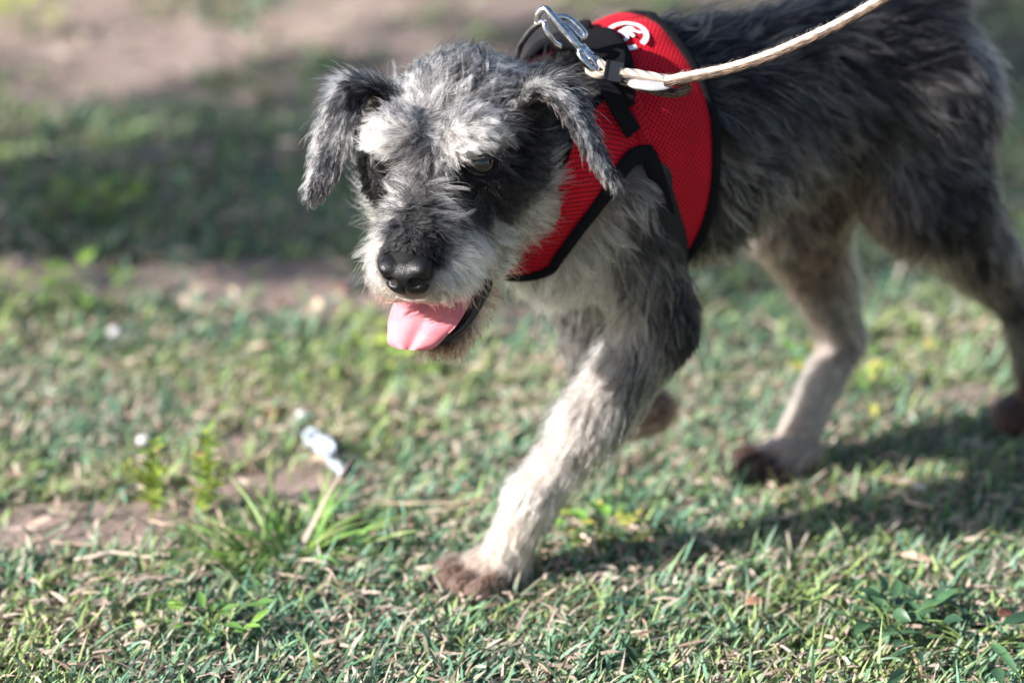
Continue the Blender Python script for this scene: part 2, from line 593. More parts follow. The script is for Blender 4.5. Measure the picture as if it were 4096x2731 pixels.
M_GRASS = tint_mat('grass_blade', rough=.55, transl=.22, spec=.22)
def turf():
    Vs, Fs, Cs, o = [], [], [], 0
    def put(V, fs, c):
        nonlocal o
        Vs.append(V)
        Fs.extend([f + o for f in fs])
        Cs.append(c)
        o += len(V)
    for (n, near, sc) in ((190000, (1.45, 2.45), 1.0), (66000, (2.45, 3.3), 1.35), (32000, (3.3, 5.4), 2.0)):
        P = rand_ground(n, near)
        b = bare(P)
        clumpn = vnoise(P, .025, 31)
        keep = rng.random(len(P)) < np.clip((1 - b) * (.45 + .9 * clumpn), .05, 1)
        P = P[keep]
        P3 = np.column_stack([P, ground_z(P) - .004])
        P3 = P3[foot_clear(P3)]
        m = len(P3)
        pn = vnoise(P3[:, :2], .12, 33)
        dry = rng.random(m) < .19 + .3 * (vnoise(P3[:, :2], .10, 32) - .35)
        ch = rng.integers(0, len(GREENS), m)
        ch = np.where(rng.random(m) < np.abs(pn - .5) * 1.6, np.where(pn > .5, 1, 4), ch)
        col = GREENS[ch] * rng.uniform(.7, 1.3, m)[:, None]
        scol = STRAW[rng.integers(0, len(STRAW), m)] * rng.uniform(.7, 1.15, m)[:, None]
        col = np.where(dry[:, None], scol, col)
        tip = np.where((rng.random(m) < .2)[:, None], scol, col * 1.2)
        az = rng.uniform(0, 2 * math.pi, m)
        flat = dry & (rng.random(m) < .75)
        lean = np.where(flat, rng.uniform(1.2, 1.6, m), rng.uniform(.35, 1.4, m))
        # the turf leans a little to one side
        bias = rng.random(m) < .35
        az = np.where(bias, rng.normal(.6, .6, m), az)
        Lh = rng.gamma(6, .0027, m) * sc ** .5 * np.where(flat, .85, 1)
        Wd = rng.uniform(.0015, .0036, m) * sc
        P3[:, 2] += np.where(flat, rng.uniform(0, .012, m), 0)
        put(*blades(P3, Lh, Wd, lean, az, col, tip, curve=.55))
    # taller single blades
    P = rand_ground(2600, (1.7, 4.6))
    P = P[rng.random(len(P)) < (1 - bare(P)) * vnoise(P, .15, 35) * 1.2]
    P3 = np.column_stack([P, ground_z(P) - .004])
    P3 = P3[foot_clear(P3)]
    m = len(P3)
    put(*blades(P3, rng.uniform(.03, .06, m), rng.uniform(.002, .004, m), rng.uniform(.1, .9, m), rng.uniform(0, 6.3, m), GREENS[rng.integers(0, 6, m)] * 1.15, curve=.8, nseg=4))
    return np_mesh('turf_grass', np.vstack(Vs), Fs, col=np.vstack(Cs))
obj('turf_grass', turf(), M_GRASS, label='short green turf grass with dry blades on the ground', cat='grass', kind='stuff')

M_STRAW = tint_mat('dry_straw', rough=.7, transl=.1, spec=.25)
def straw():
    n = 7000
    P = rand_ground(n, (1.65, 4.4))
    keep = rng.random(len(P)) < .25 + .75 * bare(P) * np.clip(1.6 - P[:, 1] / 3.6, .1, 1)
    P = P[keep]
    P3 = np.column_stack([P, ground_z(P) + rng.uniform(0, .012, len(P)) * (1 - bare(P)) + .001])
    P3 = P3[foot_clear(P3)]
    m = len(P3)
    col = STRAW[rng.integers(0, 4, m)] * rng.uniform(.6, 1.2, m)[:, None]
    V, F, c = blades(P3, rng.gamma(3, .0052, m), rng.uniform(.0012, .0034, m), rng.uniform(1.35, 1.62, m), rng.uniform(0, 6.3, m), col, curve=.12)
    return np_mesh('dry_straw', V, F, col=c)
obj('dry_straw', straw(), M_STRAW, label='pale dry straw and clippings strewn over the turf', cat='straw', kind='stuff')

# ------------------------------------------------------------------ the tree whose shade crosses the grass
def shade_tree(px, py, h, name, label, rad, nleaf):
    g0 = gnd(px, py)
    hz = np.array([SUNV.x, SUNV.y]) / SUNV.z
    base = np.array([g0[0] + hz[0] * h, g0[1] + hz[1] * h, 0])
    root = empty(name, tuple(base), label, 'tree')
    bark = mat('bark', (.16, .12, .09), rough=.9)
    noise_colour(bark, (.10, .075, .055), (.24, .19, .15), 30, bump=.6)
    tr = [base + [0, 0, -.05], base + [.03, .02, h * .35], base + [-.02, .03, h * .7], base + [0, 0, h * 1.1]]
    parts = [sweep(catmull(tr, 20), np.linspace(.07, .025, 20), 10)]
    for i in range(9):
        az, z0 = rng.uniform(0, 6.3), h * rng.uniform(.45, 1.0)
        e = base + [math.cos(az) * rad[0] * .8, math.sin(az) * rad[1] * .8, z0 + rad[2] * .35]
        s0 = base + [0, 0, z0]
        parts.append(sweep(catmull([s0, (s0 + e) / 2 + [0, 0, .06], e], 10), np.linspace(.022, .006, 10), 7))
    V, F = merge(parts)
    part('trunk', np_mesh('trunk', V, F), bark, root)
    cl = rng.normal(0, 1, (34, 3))
    cl = nrm(cl) * rng.uniform(.3, 1, (34, 1)) ** .6 * np.array(rad)
    c = base + [0, 0, h] + cl[rng.integers(0, 34, nleaf)] + rng.normal(0, .085, (nleaf, 3))
    u, v = nrm(rng.normal(0, 1, (nleaf, 3))), rng.normal(0, 1, (nleaf, 3))
    v = nrm(v - (v * u).sum(1, keepdims=True) * u)
    L = rng.uniform(.03, .055, (nleaf, 1))
    Q = np.stack([c - u * L, c + v * L * .45, c + u * L, c - v * L * .45], 1).reshape(-1, 3)
    cc = np.repeat(np.array([(.06, .13, .04), (.09, .17, .05), (.05, .10, .03)])[rng.integers(0, 3, nleaf)], 4, 0)
    cr = part('crown', np_mesh('crown', Q, np.arange(nleaf * 4).reshape(-1, 4), col=cc, smooth=False), M_GRASS, root)
    cr['kind'] = 'stuff'
shade_tree(850, 590, 2.2, 'young_tree', 'young leafy tree shading the grass beyond the bare earth strip', (.60, .27, .80), 1100)
shade_tree(3950, 330, 2.6, 'young_tree', 'taller young tree shading the grass behind the rump', (.55, .50, .8), 2200)

def sdf_grid(lo, hi, h, prims=None):
    n = np.ceil((np.array(hi) - lo) / h).astype(int) + 1
    D = np.full(n, .08)
    ax = [lo[i] + h * np.arange(n[i]) for i in range(3)]
    for fr, kd, a, k in (PR if prims is None else prims):
        if kd == 'c':
            c, rad = (a[0] + a[2]) / 2, np.linalg.norm(a[0] - a[2]) / 2 + max(a[1], a[3]) + .05
        else:
            c, rad = a[0], a[1].max() + .05
        cw = d2w(c) if fr == 'd' else h2w(c)
        s = [slice(max(0, int((cw[i] - rad - lo[i]) / h)), max(0, min(n[i], int((cw[i] + rad - lo[i]) / h) + 2))) for i in range(3)]
        G = np.stack(np.meshgrid(*[ax[i][s[i]] for i in range(3)], indexing='ij'), -1)
        if G.size == 0:
            continue
        q = w2d(G) if fr == 'd' else w2h(G)
        D[tuple(s)] = smin(D[tuple(s)], sd_cone(q, *a) if kd == 'c' else sd_ell(q, *a), k)
    return D

GLO, GHI, GH = np.array([-.26, 1.74, -.02]), np.array([.56, 2.50, .52]), .0035
GD = sdf_grid(GLO, GHI, GH)
bodyV, bodyQ = surface_nets(GD, GLO, GH)

def gsample(P):
    """distance and gradient from the grid, for many points"""
    q = np.clip((P - GLO) / GH, 1.01, np.array(GD.shape) - 2.01)
    i = q.astype(int)
    f = q - i
    def at_(a):
        return GD[a[:, 0], a[:, 1], a[:, 2]]
    d = 0
    for dx in (0, 1):
        for dy in (0, 1):
            for dz in (0, 1):
                d = d + at_(i + [dx, dy, dz]) * (f[:, 0] if dx else 1 - f[:, 0]) * (f[:, 1] if dy else 1 - f[:, 1]) * (f[:, 2] if dz else 1 - f[:, 2])
    i = np.round(q).astype(int)
    g = np.stack([at_(i + e) - at_(i - e) for e in np.eye(3, dtype=int)], 1)
    return d, nrm(g)

# ------------------------------------------------------------------ the coat
BLK, CHA, DGR, MGR, LGR, SIL = (.004, .004, .0055), (.013, .0125, .0145), (.034, .032, .035), (.125, .113, .108), (.34, .315, .30), (.58, .55, .525)
WHT, CRM, TAN, BRN, DBR = (.68, .64, .60), (.62, .52, .44), (.42, .30, .23), (.13, .068, .050), (.05, .028, .024)
GU = []      # pos(world), dir(world), length, lift, curl, frac of light hairs, dark colour, light colour
def g(fr, p, d, ln, lift, fr_light, dark, light, curl=.3, mirror=True):
    for s in ((1, -1) if mirror and abs(p[1]) > 1e-6 else (1,)):
        pp, dd = np.array(p, float), np.array(d, float)
        pp[1] *= s
        dd[1] *= s
        if fr == 'd':
            GU.append((d2w(pp), dd @ DM, ln, lift, curl, fr_light, dark, light))
        else:
            GU.append((h2w(pp), dd @ HM, ln, lift, curl, fr_light, dark, light))

# back and saddle
for a, c in ((-.12, BLK), (-.20, BLK), (-.28, BLK), (-.36, BLK)):
    g('d', (a, 0, .415), (-1, .05, 0), .030, .30, .04, c, DGR, .4)
    g('d', (a, .045, .395), (-.9, .1, -.3), .032, .30, .12, c, MGR, .5)
g('d', (-.44, 0, .40), (-.9, 0, -.4), .028, .35, .3, CHA, MGR, .5)
for a in (-.20, -.26, -.33):
    g('d', (a, .066, .345), (-.75, .1, -.6), .036, .25, .22, CHA, MGR, .6)
    g('d', (a, .066, .300), (-.5, .1, -.85), .036, .22, .30, CHA, LGR, .6)
g('d', (-.18, .06, .26), (-.5, .1, -.85), .030, .25, .25, CHA, MGR, .5)
g('d', (-.24, .055, .265), (-.4, .1, -.9), .032, .25, .30, DGR, MGR, .5)
g('d', (-.18, .02, .225), (-.5, .1, -.9), .024, .35, .55, DGR, TAN, .4)
g('d', (-.26, .02, .25), (-.5, .1, -.9), .022, .35, .55, DGR, TAN, .4)
g('d', (-.33, .02, .268), (-.5, .1, -.9), .018, .35, .5, DBR, TAN, .3)
# rump and thighs
g('d', (-.46, .04, .36), (-.4, .2, -.9), .022, .25, .35, DGR, MGR, .4)
g('d', (-.475, .045, .30), (-.2, .1, -1), .020, .25, .42, DGR, MGR, .4)
g('d', (-.41, .085, .31), (-.35, .1, -.9), .026, .2, .22, CHA, MGR, .5)
g('d', (-.41, .095, .25), (-.35, .1, -.9), .026, .2, .15, BLK, DGR, .4)
g('d', (-.45, .08, .21), (-.5, .1, -.8), .024, .2, .25, CHA, MGR, .4)
g('d', (-.47, .055, .165), (-.5, .1, -.8), .020, .25, .55, DGR, TAN, .3)
g('d', (-.40, .06, .19), (-.3, .1, -.9), .022, .3, .75, MGR, TAN, .3, False)
g('d', (-.50, .07, .155), (-.4, .1, -.9), .018, .2, .4, DGR, MGR, .3)
g('d', (-.535, .05, .10), (-.2, 0, -1), .014, .25, .6, MGR, LGR, .3, False)
g('d', (-.553, .045, .04), (.2, 0, -1), .012, .25, .4, DBR, BRN, .3, False)
g('d', (-.527, .036, .02), (.8, 0, -.4), .010, .3, .4, DBR, BRN, .2, False)
# right hind leg
g('d', (-.345, -.09, .22), (-.2, 0, -1), .022, .25, .45, DGR, MGR, .3, False)
g('d', (-.345, -.01, .20), (-.2, 0, -1), .016, .3, .6, DBR, TAN, .3, False)
g('d', (-.30, -.045, .20), (-.2, 0, -1), .022, .35, .7, MGR, TAN, .3, False)
g('d', (-.40, -.04, .17), (-.2, 0, -1), .022, .4, .75, MGR, LGR, .3, False)
g('d', (-.38, -.03, .12), (-.3, 0, -1), .014, .25, .65, MGR, (.50, .40, .34), .3, False)
g('d', (-.40, -.034, .09), (-.3, 0, -1), .012, .25, .60, MGR, (.50, .40, .34), .3, False)
g('d', (-.355, -.02, .055), (.5, 0, -.8), .012, .25, .9, LGR, CRM, .2, False)
g('d', (-.320, -.012, .034), (.7, 0, -.7), .009, .25, .9, TAN, CRM, .2, False)
g('d', (-.285, -.012, .016), (.8, 0, -.5), .005, .2, .5, DBR, BRN, .2, False)
g('d', (-.34, -.012, .012), (-.2, 0, -.9), .009, .3, .5, BRN, TAN, .2, False)
# shoulder and left front leg
g('d', (-.11, .088, .29), (-.35, 0, -.95), .028, .2, .22, CHA, MGR, .5)
g('d', (-.14, .085, .24), (-.2, 0, -.95), .022, .15, .18, BLK, MGR, .5)
g('d', (-.15, .08, .19), (.1, 0, -1), .011, .1, .14, BLK, DGR, .5, False)
g('d', (-.145, .06, .16), (.2, 0, -1), .011, .1, .18, BLK, DGR, .4, False)
g('d', (-.11, .075, .165), (.2, 0, -1), .020, .2, .55, DGR, LGR, .4, False)
g('d', (-.105, .035, .20), (.1, 0, -1), .022, .25, .82, MGR, SIL, .4, False)
g('d', (-.075, .04, .16), (.4, 0, -.9), .020, .25, .80, MGR, CRM, .3, False)
g('d', (-.06, .065, .125), (.5, 0, -.8), .016, .2, .80, MGR, CRM, .3, False)
g('d', (-.095, .06, .11), (.4, 0, -.9), .018, .25, .35, DGR, LGR, .3, False)
g('d', (-.03, .045, .085), (.5, 0, -.8), .015, .2, .85, LGR, CRM, .3, False)
g('d', (-.045, .04, .06), (.4, 0, -.9), .016, .25, .7, MGR, CRM, .3, False)
g('d', (0, .035, .042), (.7, 0, -.7), .013, .25, .95, TAN, CRM, .3, False)
g('d', (-.02, .03, .025), (.2, 0, -1), .012, .25, .8, TAN, CRM, .3, False)
g('d', (.016, .022, .030), (.8, 0, -.5), .008, .25, .70, TAN, CRM, .2, False)
g('d', (.036, .022, .016), (.8, 0, -.5), .0055, .2, .30, BRN, TAN, .2, False)
g('d', (.02, .048, .012), (.5, .2, -.7), .0055, .2, .45, BRN, TAN, .2, False)
# chest and right front leg
g('d', (-.05, .02, .25), (-.1, 0, -1), .026, .35, .90, LGR, WHT, .4)
g('d', (-.035, .03, .29), (-.1, 0, -1), .026, .3, .75, MGR, SIL, .4)
g('d', (-.065, .05, .24), (-.2, 0, -1), .024, .25, .88, LGR, WHT, .4)
g('d', (-.085, .07, .25), (-.2, 0, -1), .026, .25, .55, DGR, LGR, .4)
g('d', (-.085, -.05, .18), (.1, 0, -1), .014, .25, .6, DGR, LGR, .3, False)  # pale right leg greyed: the shade on it is put into the coat colour
g('d', (-.10, -.045, .13), (.1, 0, -1), .012, .25, .6, DGR, LGR, .3, False)
g('d', (-.13, -.03, .10), (-.9, 0, -.2), .012, .3, .5, BRN, LGR, .3, False)
g('d', (-.17, -.03, .10), (-.9, 0, -.2), .012, .3, .35, DBR, BRN, .3, False)
g('d', (-.17, -.03, .07), (-.9, 0, -.2), .012, .3, .6, BRN, TAN, .3, False)
# neck
g('d', (-.09, 0, .42), (-.9, 0, .1), .026, .4, .2, CHA, MGR, .6)
g('d', (-.08, .05, .38), (-.8, .2, -.5), .028, .35, .18, BLK, MGR, .6)
g('d', (-.05, .06, .33), (-.6, .2, -.8), .028, .3, .3, CHA, MGR, .5)
g('d', (-.02, .03, .27), (-.3, .1, -1), .026, .35, .8, LGR, SIL, .4)
# head, top and brow
g('h', (-.085, 0, .018), (-1, .15, .1), .014, .30, .30, CHA, LGR, 1.5)
g('h', (-.06, 0, .022), (-.5, .5, .2), .015, .30, .55, CHA, SIL, 1.7)
g('h', (-.06, .03, .018), (-.5, .6, .2), .016, .30, .58, CHA, SIL, 1.7)
g('h', (-.025, .0, .022), (-.2, .6, .2), .014, .30, .58, CHA, SIL, 1.5)
g('h', (-.025, .03, .026), (-.2, .7, .1), .015, .30, .6, DGR, SIL, 1.4)
g('h', (.002, .0, .020), (.6, .15, .2), .016, .4, .55, CHA, SIL, .7)
g('h', (.016, .014, .018), (.4, .6, .2), .016, .4, .60, DGR, SIL, .4)
g('h', (.006, .022, .030), (.45, .6, -.1), .013, .30, .68, MGR, SIL, .3)
g('h', (-.002, .040, .028), (.2, .85, -.3), .014, .28, .88, MGR, WHT, .3)
g('h', (-.015, .050, .024), (-.1, .8, -.4), .022, .4, .55, DGR, SIL, .4)
g('h', (-.06, .056, .018), (-.6, .5, -.4), .022, .35, .10, BLK, MGR, .6)
g('h', (-.05, .062, -.008), (-.6, .5, -.4), .020, .3, .08, BLK, MGR, .5)
g('h', (-.025, .060, .004), (-.4, .4, -.8), .018, .25, .06, BLK, DGR, .4)
g('h', (-.01, .060, -.016), (-.3, .4, -.8), .016, .2, .06, BLK, DGR, .3)
# eye sockets and the dark patches under them
g('h', (.018, .030, .004), (.6, .3, .2), .009, .3, .25, BLK, DGR, .2)
g('h', (.014, .050, -.004), (.2, .6, -.5), .009, .25, .12, BLK, DGR, .2)
g('h', (.024, .036, -.016), (.3, .4, -.9), .010, .2, .10, BLK, MGR, .2)
g('h', (.012, .050, -.018), (-.1, .4, -.9), .012, .2, .05, BLK, DGR, .2)
g('h', (.010, .048, -.032), (-.2, .4, -.9), .014, .2, .10, BLK, DGR, .2)
g('h', (.030, .036, -.026), (.1, .4, -.9), .013, .2, .12, BLK, MGR, .2)
# bridge of the nose: a fan of longer hair, then black short hair above the leather
g('h', (.022, .0, .018), (.3, .1, .7), .017, .5, .50, CHA, LGR, .5)
g('h', (.033, .010, .014), (-.2, .9, .2), .019, .5, .45, CHA, SIL, .4)
g('h', (.042, .0, .012), (.0, .6, .2), .016, .4, .06, BLK, DGR, .4)
g('h', (.046, .019, .004), (-.25, .9, -.1), .021, .45, .55, CHA, SIL, .4)
g('h', (.055, .004, .006), (.1, .6, .2), .014, .4, .10, BLK, DGR, .3)
g('h', (.066, .010, .0), (.2, .7, .1), .012, .3, .03, BLK, DGR, .2)
g('h', (.078, .014, -.006), (.2, .8, -.2), .010, .3, .08, BLK, CHA, .2)
# muzzle sides and beard
g('h', (.058, .030, -.012), (-.15, .7, -.6), .020, .4, .80, MGR, SIL, .3)
g('h', (.040, .038, -.030), (-.35, .5, -.7), .022, .35, .88, LGR, SIL, .3)
g('h', (.022, .042, -.044), (-.4, .5, -.7), .022, .35, .75, MGR, SIL, .3)
g('h', (.074, .028, -.028), (.15, .6, -.7), .017, .4, .92, LGR, WHT, .3)
g('h', (.084, .018, -.044), (.35, .35, -.8), .012, .35, .85, TAN, CRM, .2)
g('h', (.050, .034, -.052), (.0, .35, -.9), .018, .3, .90, LGR, CRM, .3)
g('h', (.015, .046, -.050), (-.5, .35, -.8), .022, .3, .75, MGR, SIL, .4)
# cheeks and jaw
g('h', (-.010, .058, -.062), (-.55, .5, -.7), .024, .6, .82, MGR, SIL, .5)
g('h', (.012, .044, -.056), (-.45, .4, -.8), .020, .45, .75, DGR, SIL, .4)
g('h', (-.095, .066, -.070), (-.4, .7, -.6), .026, .45, .70, MGR, SIL, .5)
g('h', (-.060, .070, -.046), (-.5, .8, -.4), .028, .9, .75, MGR, SIL, .5)
g('h', (-.032, .068, -.050), (-.5, .7, -.6), .028, .8, .85, MGR, SIL, .5)
g('h', (-.055, .072, -.085), (-.3, .8, -.6), .032, .9, .90, LGR, CRM, .5)
g('h', (-.035, .066, -.072), (-.4, .7, -.6), .030, .9, .90, LGR, CRM, .5)
g('h', (-.01, .046, -.082), (-.5, .6, -.7), .028, .8, .88, MGR, CRM, .5)
g('h', (-.05, .05, -.11), (-.4, .5, -.8), .024, .4, .85, MGR, CRM, .5)
g('h', (.03, .022, -.105), (-.35, .35, -.9), .020, .45, .55, BRN, CRM, .4)
g('h', (.07, .01, -.112), (.2, .2, -.95), .014, .45, .5, BRN, TAN, .4)
g('h', (-.02, 0, -.10), (-.6, .1, -.8), .026, .4, .75, MGR, CRM, .4)

GP = np.array([x[0] for x in GU])
GT = nrm(np.array([x[1] for x in GU]))
GS = np.array([[x[2], x[3], x[4], x[5], *x[6], *x[7]] for x in GU])

def coat(P):
    """interpolated direction, then length, lift, curl, light fraction, dark rgb, light rgb"""
    T, S = np.zeros((len(P), 3)), np.zeros((len(P), GS.shape[1]))
    P = P + .010 * (np.stack([vnoise(P, .012, 40 + k) for k in range(3)], 1) - .5)      # ragged borders between colours
    for i in range(0, len(P), 20000):
        d2 = ((P[i:i + 20000, None] - GP[None]) ** 2).sum(-1)
        hd = (np.linalg.norm(w2h(P[i:i + 20000]) - np.array([-.01, 0, -.02]), axis=1) < .125)[:, None]
        w = 1 / (d2 + np.where(hd, 1.2e-5, 9e-5)) ** 3.0
        w /= w.sum(1, keepdims=True)
        T[i:i + 20000] = w @ GT
        S[i:i + 20000] = w @ GS
    return T, S

def scatter(V, Q, n, weight=None):
    """n random points on quads/tris"""
    tri = np.vstack([Q[:, [0, 1, 2]], Q[:, [0, 2, 3]]]) if Q.shape[1] == 4 else Q
    a, b, c = V[tri[:, 0]], V[tri[:, 1]], V[tri[:, 2]]
    ar = np.linalg.norm(np.cross(b - a, c - a), axis=1)
    if weight is not None:
        ar = ar * weight((a + b + c) / 3)
    t = rng.choice(len(tri), n, p=ar / ar.sum())
    u, v = rng.random((2, n))
    fl = u + v > 1
    u[fl], v[fl] = 1 - u[fl], 1 - v[fl]
    nn = nrm(np.cross(b - a, c - a))
    return a[t] + u[:, None] * (b - a)[t] + v[:, None] * (c - a)[t], nn[t]

HSEG = 7
def strands(P, N, T, S, clump=.006, clumpiness=.65, wild=1.0, collide=True, radius=.00030, cj=.3):
    """curve points (n, HSEG, 3), radii and colours of a coat"""
    n = len(P)
    L, lift, curl, frac = S[:, 0], S[:, 1], S[:, 2], S[:, 3]
    dark, light = S[:, 4:7], S[:, 7:10]
    # clump centres
    ci = rng.choice(n, min(n, max(2, n // int(clump))), replace=False)
    kd = kdtree.KDTree(len(ci))
    for k, i in enumerate(ci):
        kd.insert(P[i], k)
    kd.balance()
    own = np.array([kd.find(p)[1] for p in P])
    jit = rng.normal(0, 1, (len(ci), 4))
    # direction: smooth swirl + a twist for each clump + a little for each hair
    ang = (vnoise(P, .035, 3) - .5) * 1.3 * wild + jit[own, 0] * cj * wild + rng.normal(0, .07, n)
    T = nrm(T - (T * N).sum(1, keepdims=True) * N)
    B = np.cross(N, T)
    Td = nrm(np.cos(ang)[:, None] * T + np.sin(ang)[:, None] * B)
    Ln = L * (1 + .16 * jit[own, 1]) * rng.uniform(.72, 1.12, n)
    fly = rng.random(n) < .05                                  # stray hairs that stand off the coat
    Ln = np.where(fly, Ln * 1.35, Ln)
    lift = lift + np.where(fly, rng.uniform(.1, .45, n), 0)
    lf = np.clip(lift + .10 * jit[own, 2] + rng.normal(0, .05, n), .05, 1.2)
    s = np.linspace(0, 1, HSEG)
    # rises off the skin, then lies over
    el = lf[:, None] * 1.5 * (1 - s[None] * .95)
    step = Ln[:, None] / (HSEG - 1)
    dirs = np.cos(el)[..., None] * Td[:, None] + np.sin(el)[..., None] * N[:, None]
    C = P[:, None] + np.concatenate([np.zeros((n, 1, 3)), np.cumsum((dirs * step[..., None])[:, :-1], 1)], 1)
    # waves shared by the hairs of a clump
    phs = jit[own, 3] * 3
    amp = curl * Ln * .13
    wv = np.sin(s[None] * 5.2 + phs[:, None]) - np.sin(phs)[:, None]
    C += (amp[:, None] * s[None] ** .8 * wv)[..., None] * np.cross(N, Td)[:, None]
    # pull towards the clump's own hair
    w = clumpiness * s ** 1.3
    C0 = C[ci[own]]
    off = C0 - P[ci[own]][:, None]
    near = P[:, None] + off
    tgt = C0 * .75 + near * .25
    C = C + (w[None, :] * np.where(fly, .15, 1.0)[:, None])[..., None] * (tgt - C)
    C[:, 1:] += rng.normal(0, .00035, (n, HSEG - 1, 3)) * s[None, 1:, None]
    if collide:
        for _ in range(2):
            q = C[:, 1:].reshape(-1, 3)
            d, gr = gsample(q)
            push = np.clip(.0012 - d, 0, .02)
            C[:, 1:] = (q + push[:, None] * gr).reshape(n, HSEG - 1, 3)
    # colour: hairs are dark or light; clumps lean one way
    bias = rng.normal(0, .30, len(ci))[own] + (vnoise(P, .010, 8) - .5) * .7
    bias = bias + np.where((rng.random(len(ci)) < .09)[own] & (frac > .1) & (frac < .5), .55, 0)   # silver locks
    isl = (rng.random(n) < np.clip(frac + bias * 1.3 * (frac > .02), 0, 1)).astype(float)
    isl = isl * rng.uniform(.75, 1, n) + (1 - isl) * rng.uniform(0, .15, n) * frac
    col = dark + (light - dark) * isl[:, None]
    col = col * rng.uniform(.75, 1.2, n)[:, None]
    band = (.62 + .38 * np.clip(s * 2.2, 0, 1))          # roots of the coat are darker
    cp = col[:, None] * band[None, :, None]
    rad = radius * rng.uniform(.8, 1.25, n)[:, None] * np.array([.9, 1, 1, .95, .85, .6, .15])[None]
    return C, rad, cp

def hair_object(name, C, rad, cp, m, root, **kw):
    n = len(C)
    hc = bpy.data.hair_curves.new(name)
    hc.add_curves([HSEG] * n)
    hc.attributes['position'].data.foreach_set('vector', C.astype(np.float32).ravel())
    ra = hc.attributes.get('radius') or hc.attributes.new('radius', 'FLOAT', 'POINT')
    ra.data.foreach_set('value', rad.astype(np.float32).ravel())
    ca = hc.attributes.new('tint', 'FLOAT_COLOR', 'POINT')
    c4 = np.ones((n * HSEG, 4), np.float32)
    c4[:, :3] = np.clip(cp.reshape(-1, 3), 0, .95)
    ca.data.foreach_set('color', c4.ravel())
    hc.materials.append(m)
    return part(name, hc, None, root, **kw)

def hair_mat():
    m = bpy.data.materials.new('coat_hair')
    m.use_nodes = True
    N, L = m.node_tree.nodes, m.node_tree.links
    N.remove(N['Principled BSDF'])
    h = N.new('ShaderNodeBsdfHairPrincipled')
    h.model = 'CHIANG'
    h.parametrization = 'COLOR'
    h.inputs['IOR'].default_value = 1.34
    h.inputs['Roughness'].default_value = .36
    h.inputs['Radial Roughness'].default_value = .55
    h.inputs['Coat'].default_value = .0
    h.inputs['Random Roughness'].default_value = .2
    a = N.new('ShaderNodeAttribute')
    a.attribute_name = 'tint'
    L.new(a.outputs['Color'], h.inputs['Color'])
    L.new(h.outputs[0], N['Material Output'].inputs['Surface'])
    return m
M_HAIR = hair_mat()

# ------------------------------------------------------------------ the dog
dog = empty('dog', tuple(dO), 'scruffy grey and silver terrier wearing the red harness, walking with its tongue out', 'dog')
M_SKIN = tint_mat('skin', rough=.75, transl=0, spec=.2, noise=.2, nscale=300)
bT, bS = coat(bodyV)
skin_col = (bS[:, 4:7] * (1 - bS[:, 3:4]) + bS[:, 7:10] * bS[:, 3:4]) * .45
bh = w2h(bodyV)
mouth = (bh[:, 0] > .025) & (bh[:, 0] < .09) & (np.abs(bh[:, 1]) < .05)
lipz = -.060 - .45 * np.clip(bh[:, 0] - .02, 0, 1)          # the plane of the open mouth
bN = gsample(bodyV)[1]
bNz = bN @ hU
inm = mouth & (((bh[:, 2] > lipz - .03) & (bNz > .35) & (bh[:, 2] < lipz + .012)) | ((bNz < -.45) & (bh[:, 2] > lipz) & (bh[:, 2] < -.03)))
skin_col[inm] = (.05, .022, .022)
part('body', np_mesh('body', bodyV, bodyQ, col=skin_col), M_SKIN, dog)

# eyes
M_EYE = mat('eye', (.02, .012, .008), rough=.04, spec=.8)
def eye_mat():
    N, L, b = nodes(M_EYE)
    tc = add(M_EYE, 'TexCoord')
    sx = add(M_EYE, 'SeparateXYZ')
    L.new(tc.outputs['Object'], sx.inputs[0])
    r = N.new('ShaderNodeValToRGB')
    mr = add(M_EYE, 'MapRange', **{'From Min': .0, 'From Max': .0115})
    L.new(sx.outputs[2], mr.inputs['Value'])
    L.new(mr.outputs[0], r.inputs['Fac'])
    cr = r.color_ramp
    cr.elements[0].position, cr.elements[0].color = .0, (.09, .06, .05, 1)
    cr.elements[1].position, cr.elements[1].color = .26, (.06, .035, .03, 1)
    for p, c in ((.34, (.012, .007, .005)), (.55, (.014, .006, .004)), (.86, (.011, .005, .003)), (.89, (.004, .003, .003))):
        e = cr.elements.new(p)
        e.color = (*c, 1)
    L.new(r.outputs[0], b.inputs['Base Color'])
eye_mat()
M_LID = mat('eyelid', (.006, .005, .006), rough=.6, spec=.2)
M_NOSE = mat('nose_leather', (.004, .004, .005), rough=.44, spec=.35)
def nose_mat():
    N, L, b = nodes(M_NOSE)
    tc = add(M_NOSE, 'TexCoord')
    v = add(M_NOSE, 'TexVoronoi', Scale=900.0)
    L.new(tc.outputs['Object'], v.inputs['Vector'])
    bp = add(M_NOSE, 'Bump', Strength=.45, Distance=.0005)
    L.new(v.outputs['Distance'], bp.inputs['Height'])
    L.new(bp.outputs['Normal'], b.inputs['Normal'])
nose_mat()
M_TONGUE = mat('tongue', (.62, .20, .21), rough=.5, spec=.25, Subsurface_Weight=.25, Subsurface_Scale=.004)
M_TONGUE.node_tree.nodes['Principled BSDF'].inputs['Subsurface Radius'].default_value = (1, .35, .3)
noise_colour(M_TONGUE, (.58, .155, .19), (.68, .23, .26), 60, bump=.25, bscale=1400)
M_LIP = mat('black_lip', (.010, .008, .009), rough=.35, spec=.5)
M_CLAW = mat('claw', (.03, .022, .02), rough=.35)

def uv_sphere(n=24, m=14):
    a, b = np.linspace(0, 2 * math.pi, n, endpoint=False), np.linspace(0, math.pi, m)
    A, B = np.meshgrid(a, b, indexing='ij')
    V = np.stack([np.sin(B) * np.cos(A), np.sin(B) * np.sin(A), np.cos(B)], -1).reshape(-1, 3)
    return V, [grid_faces(n, m, wrap_u=True)]

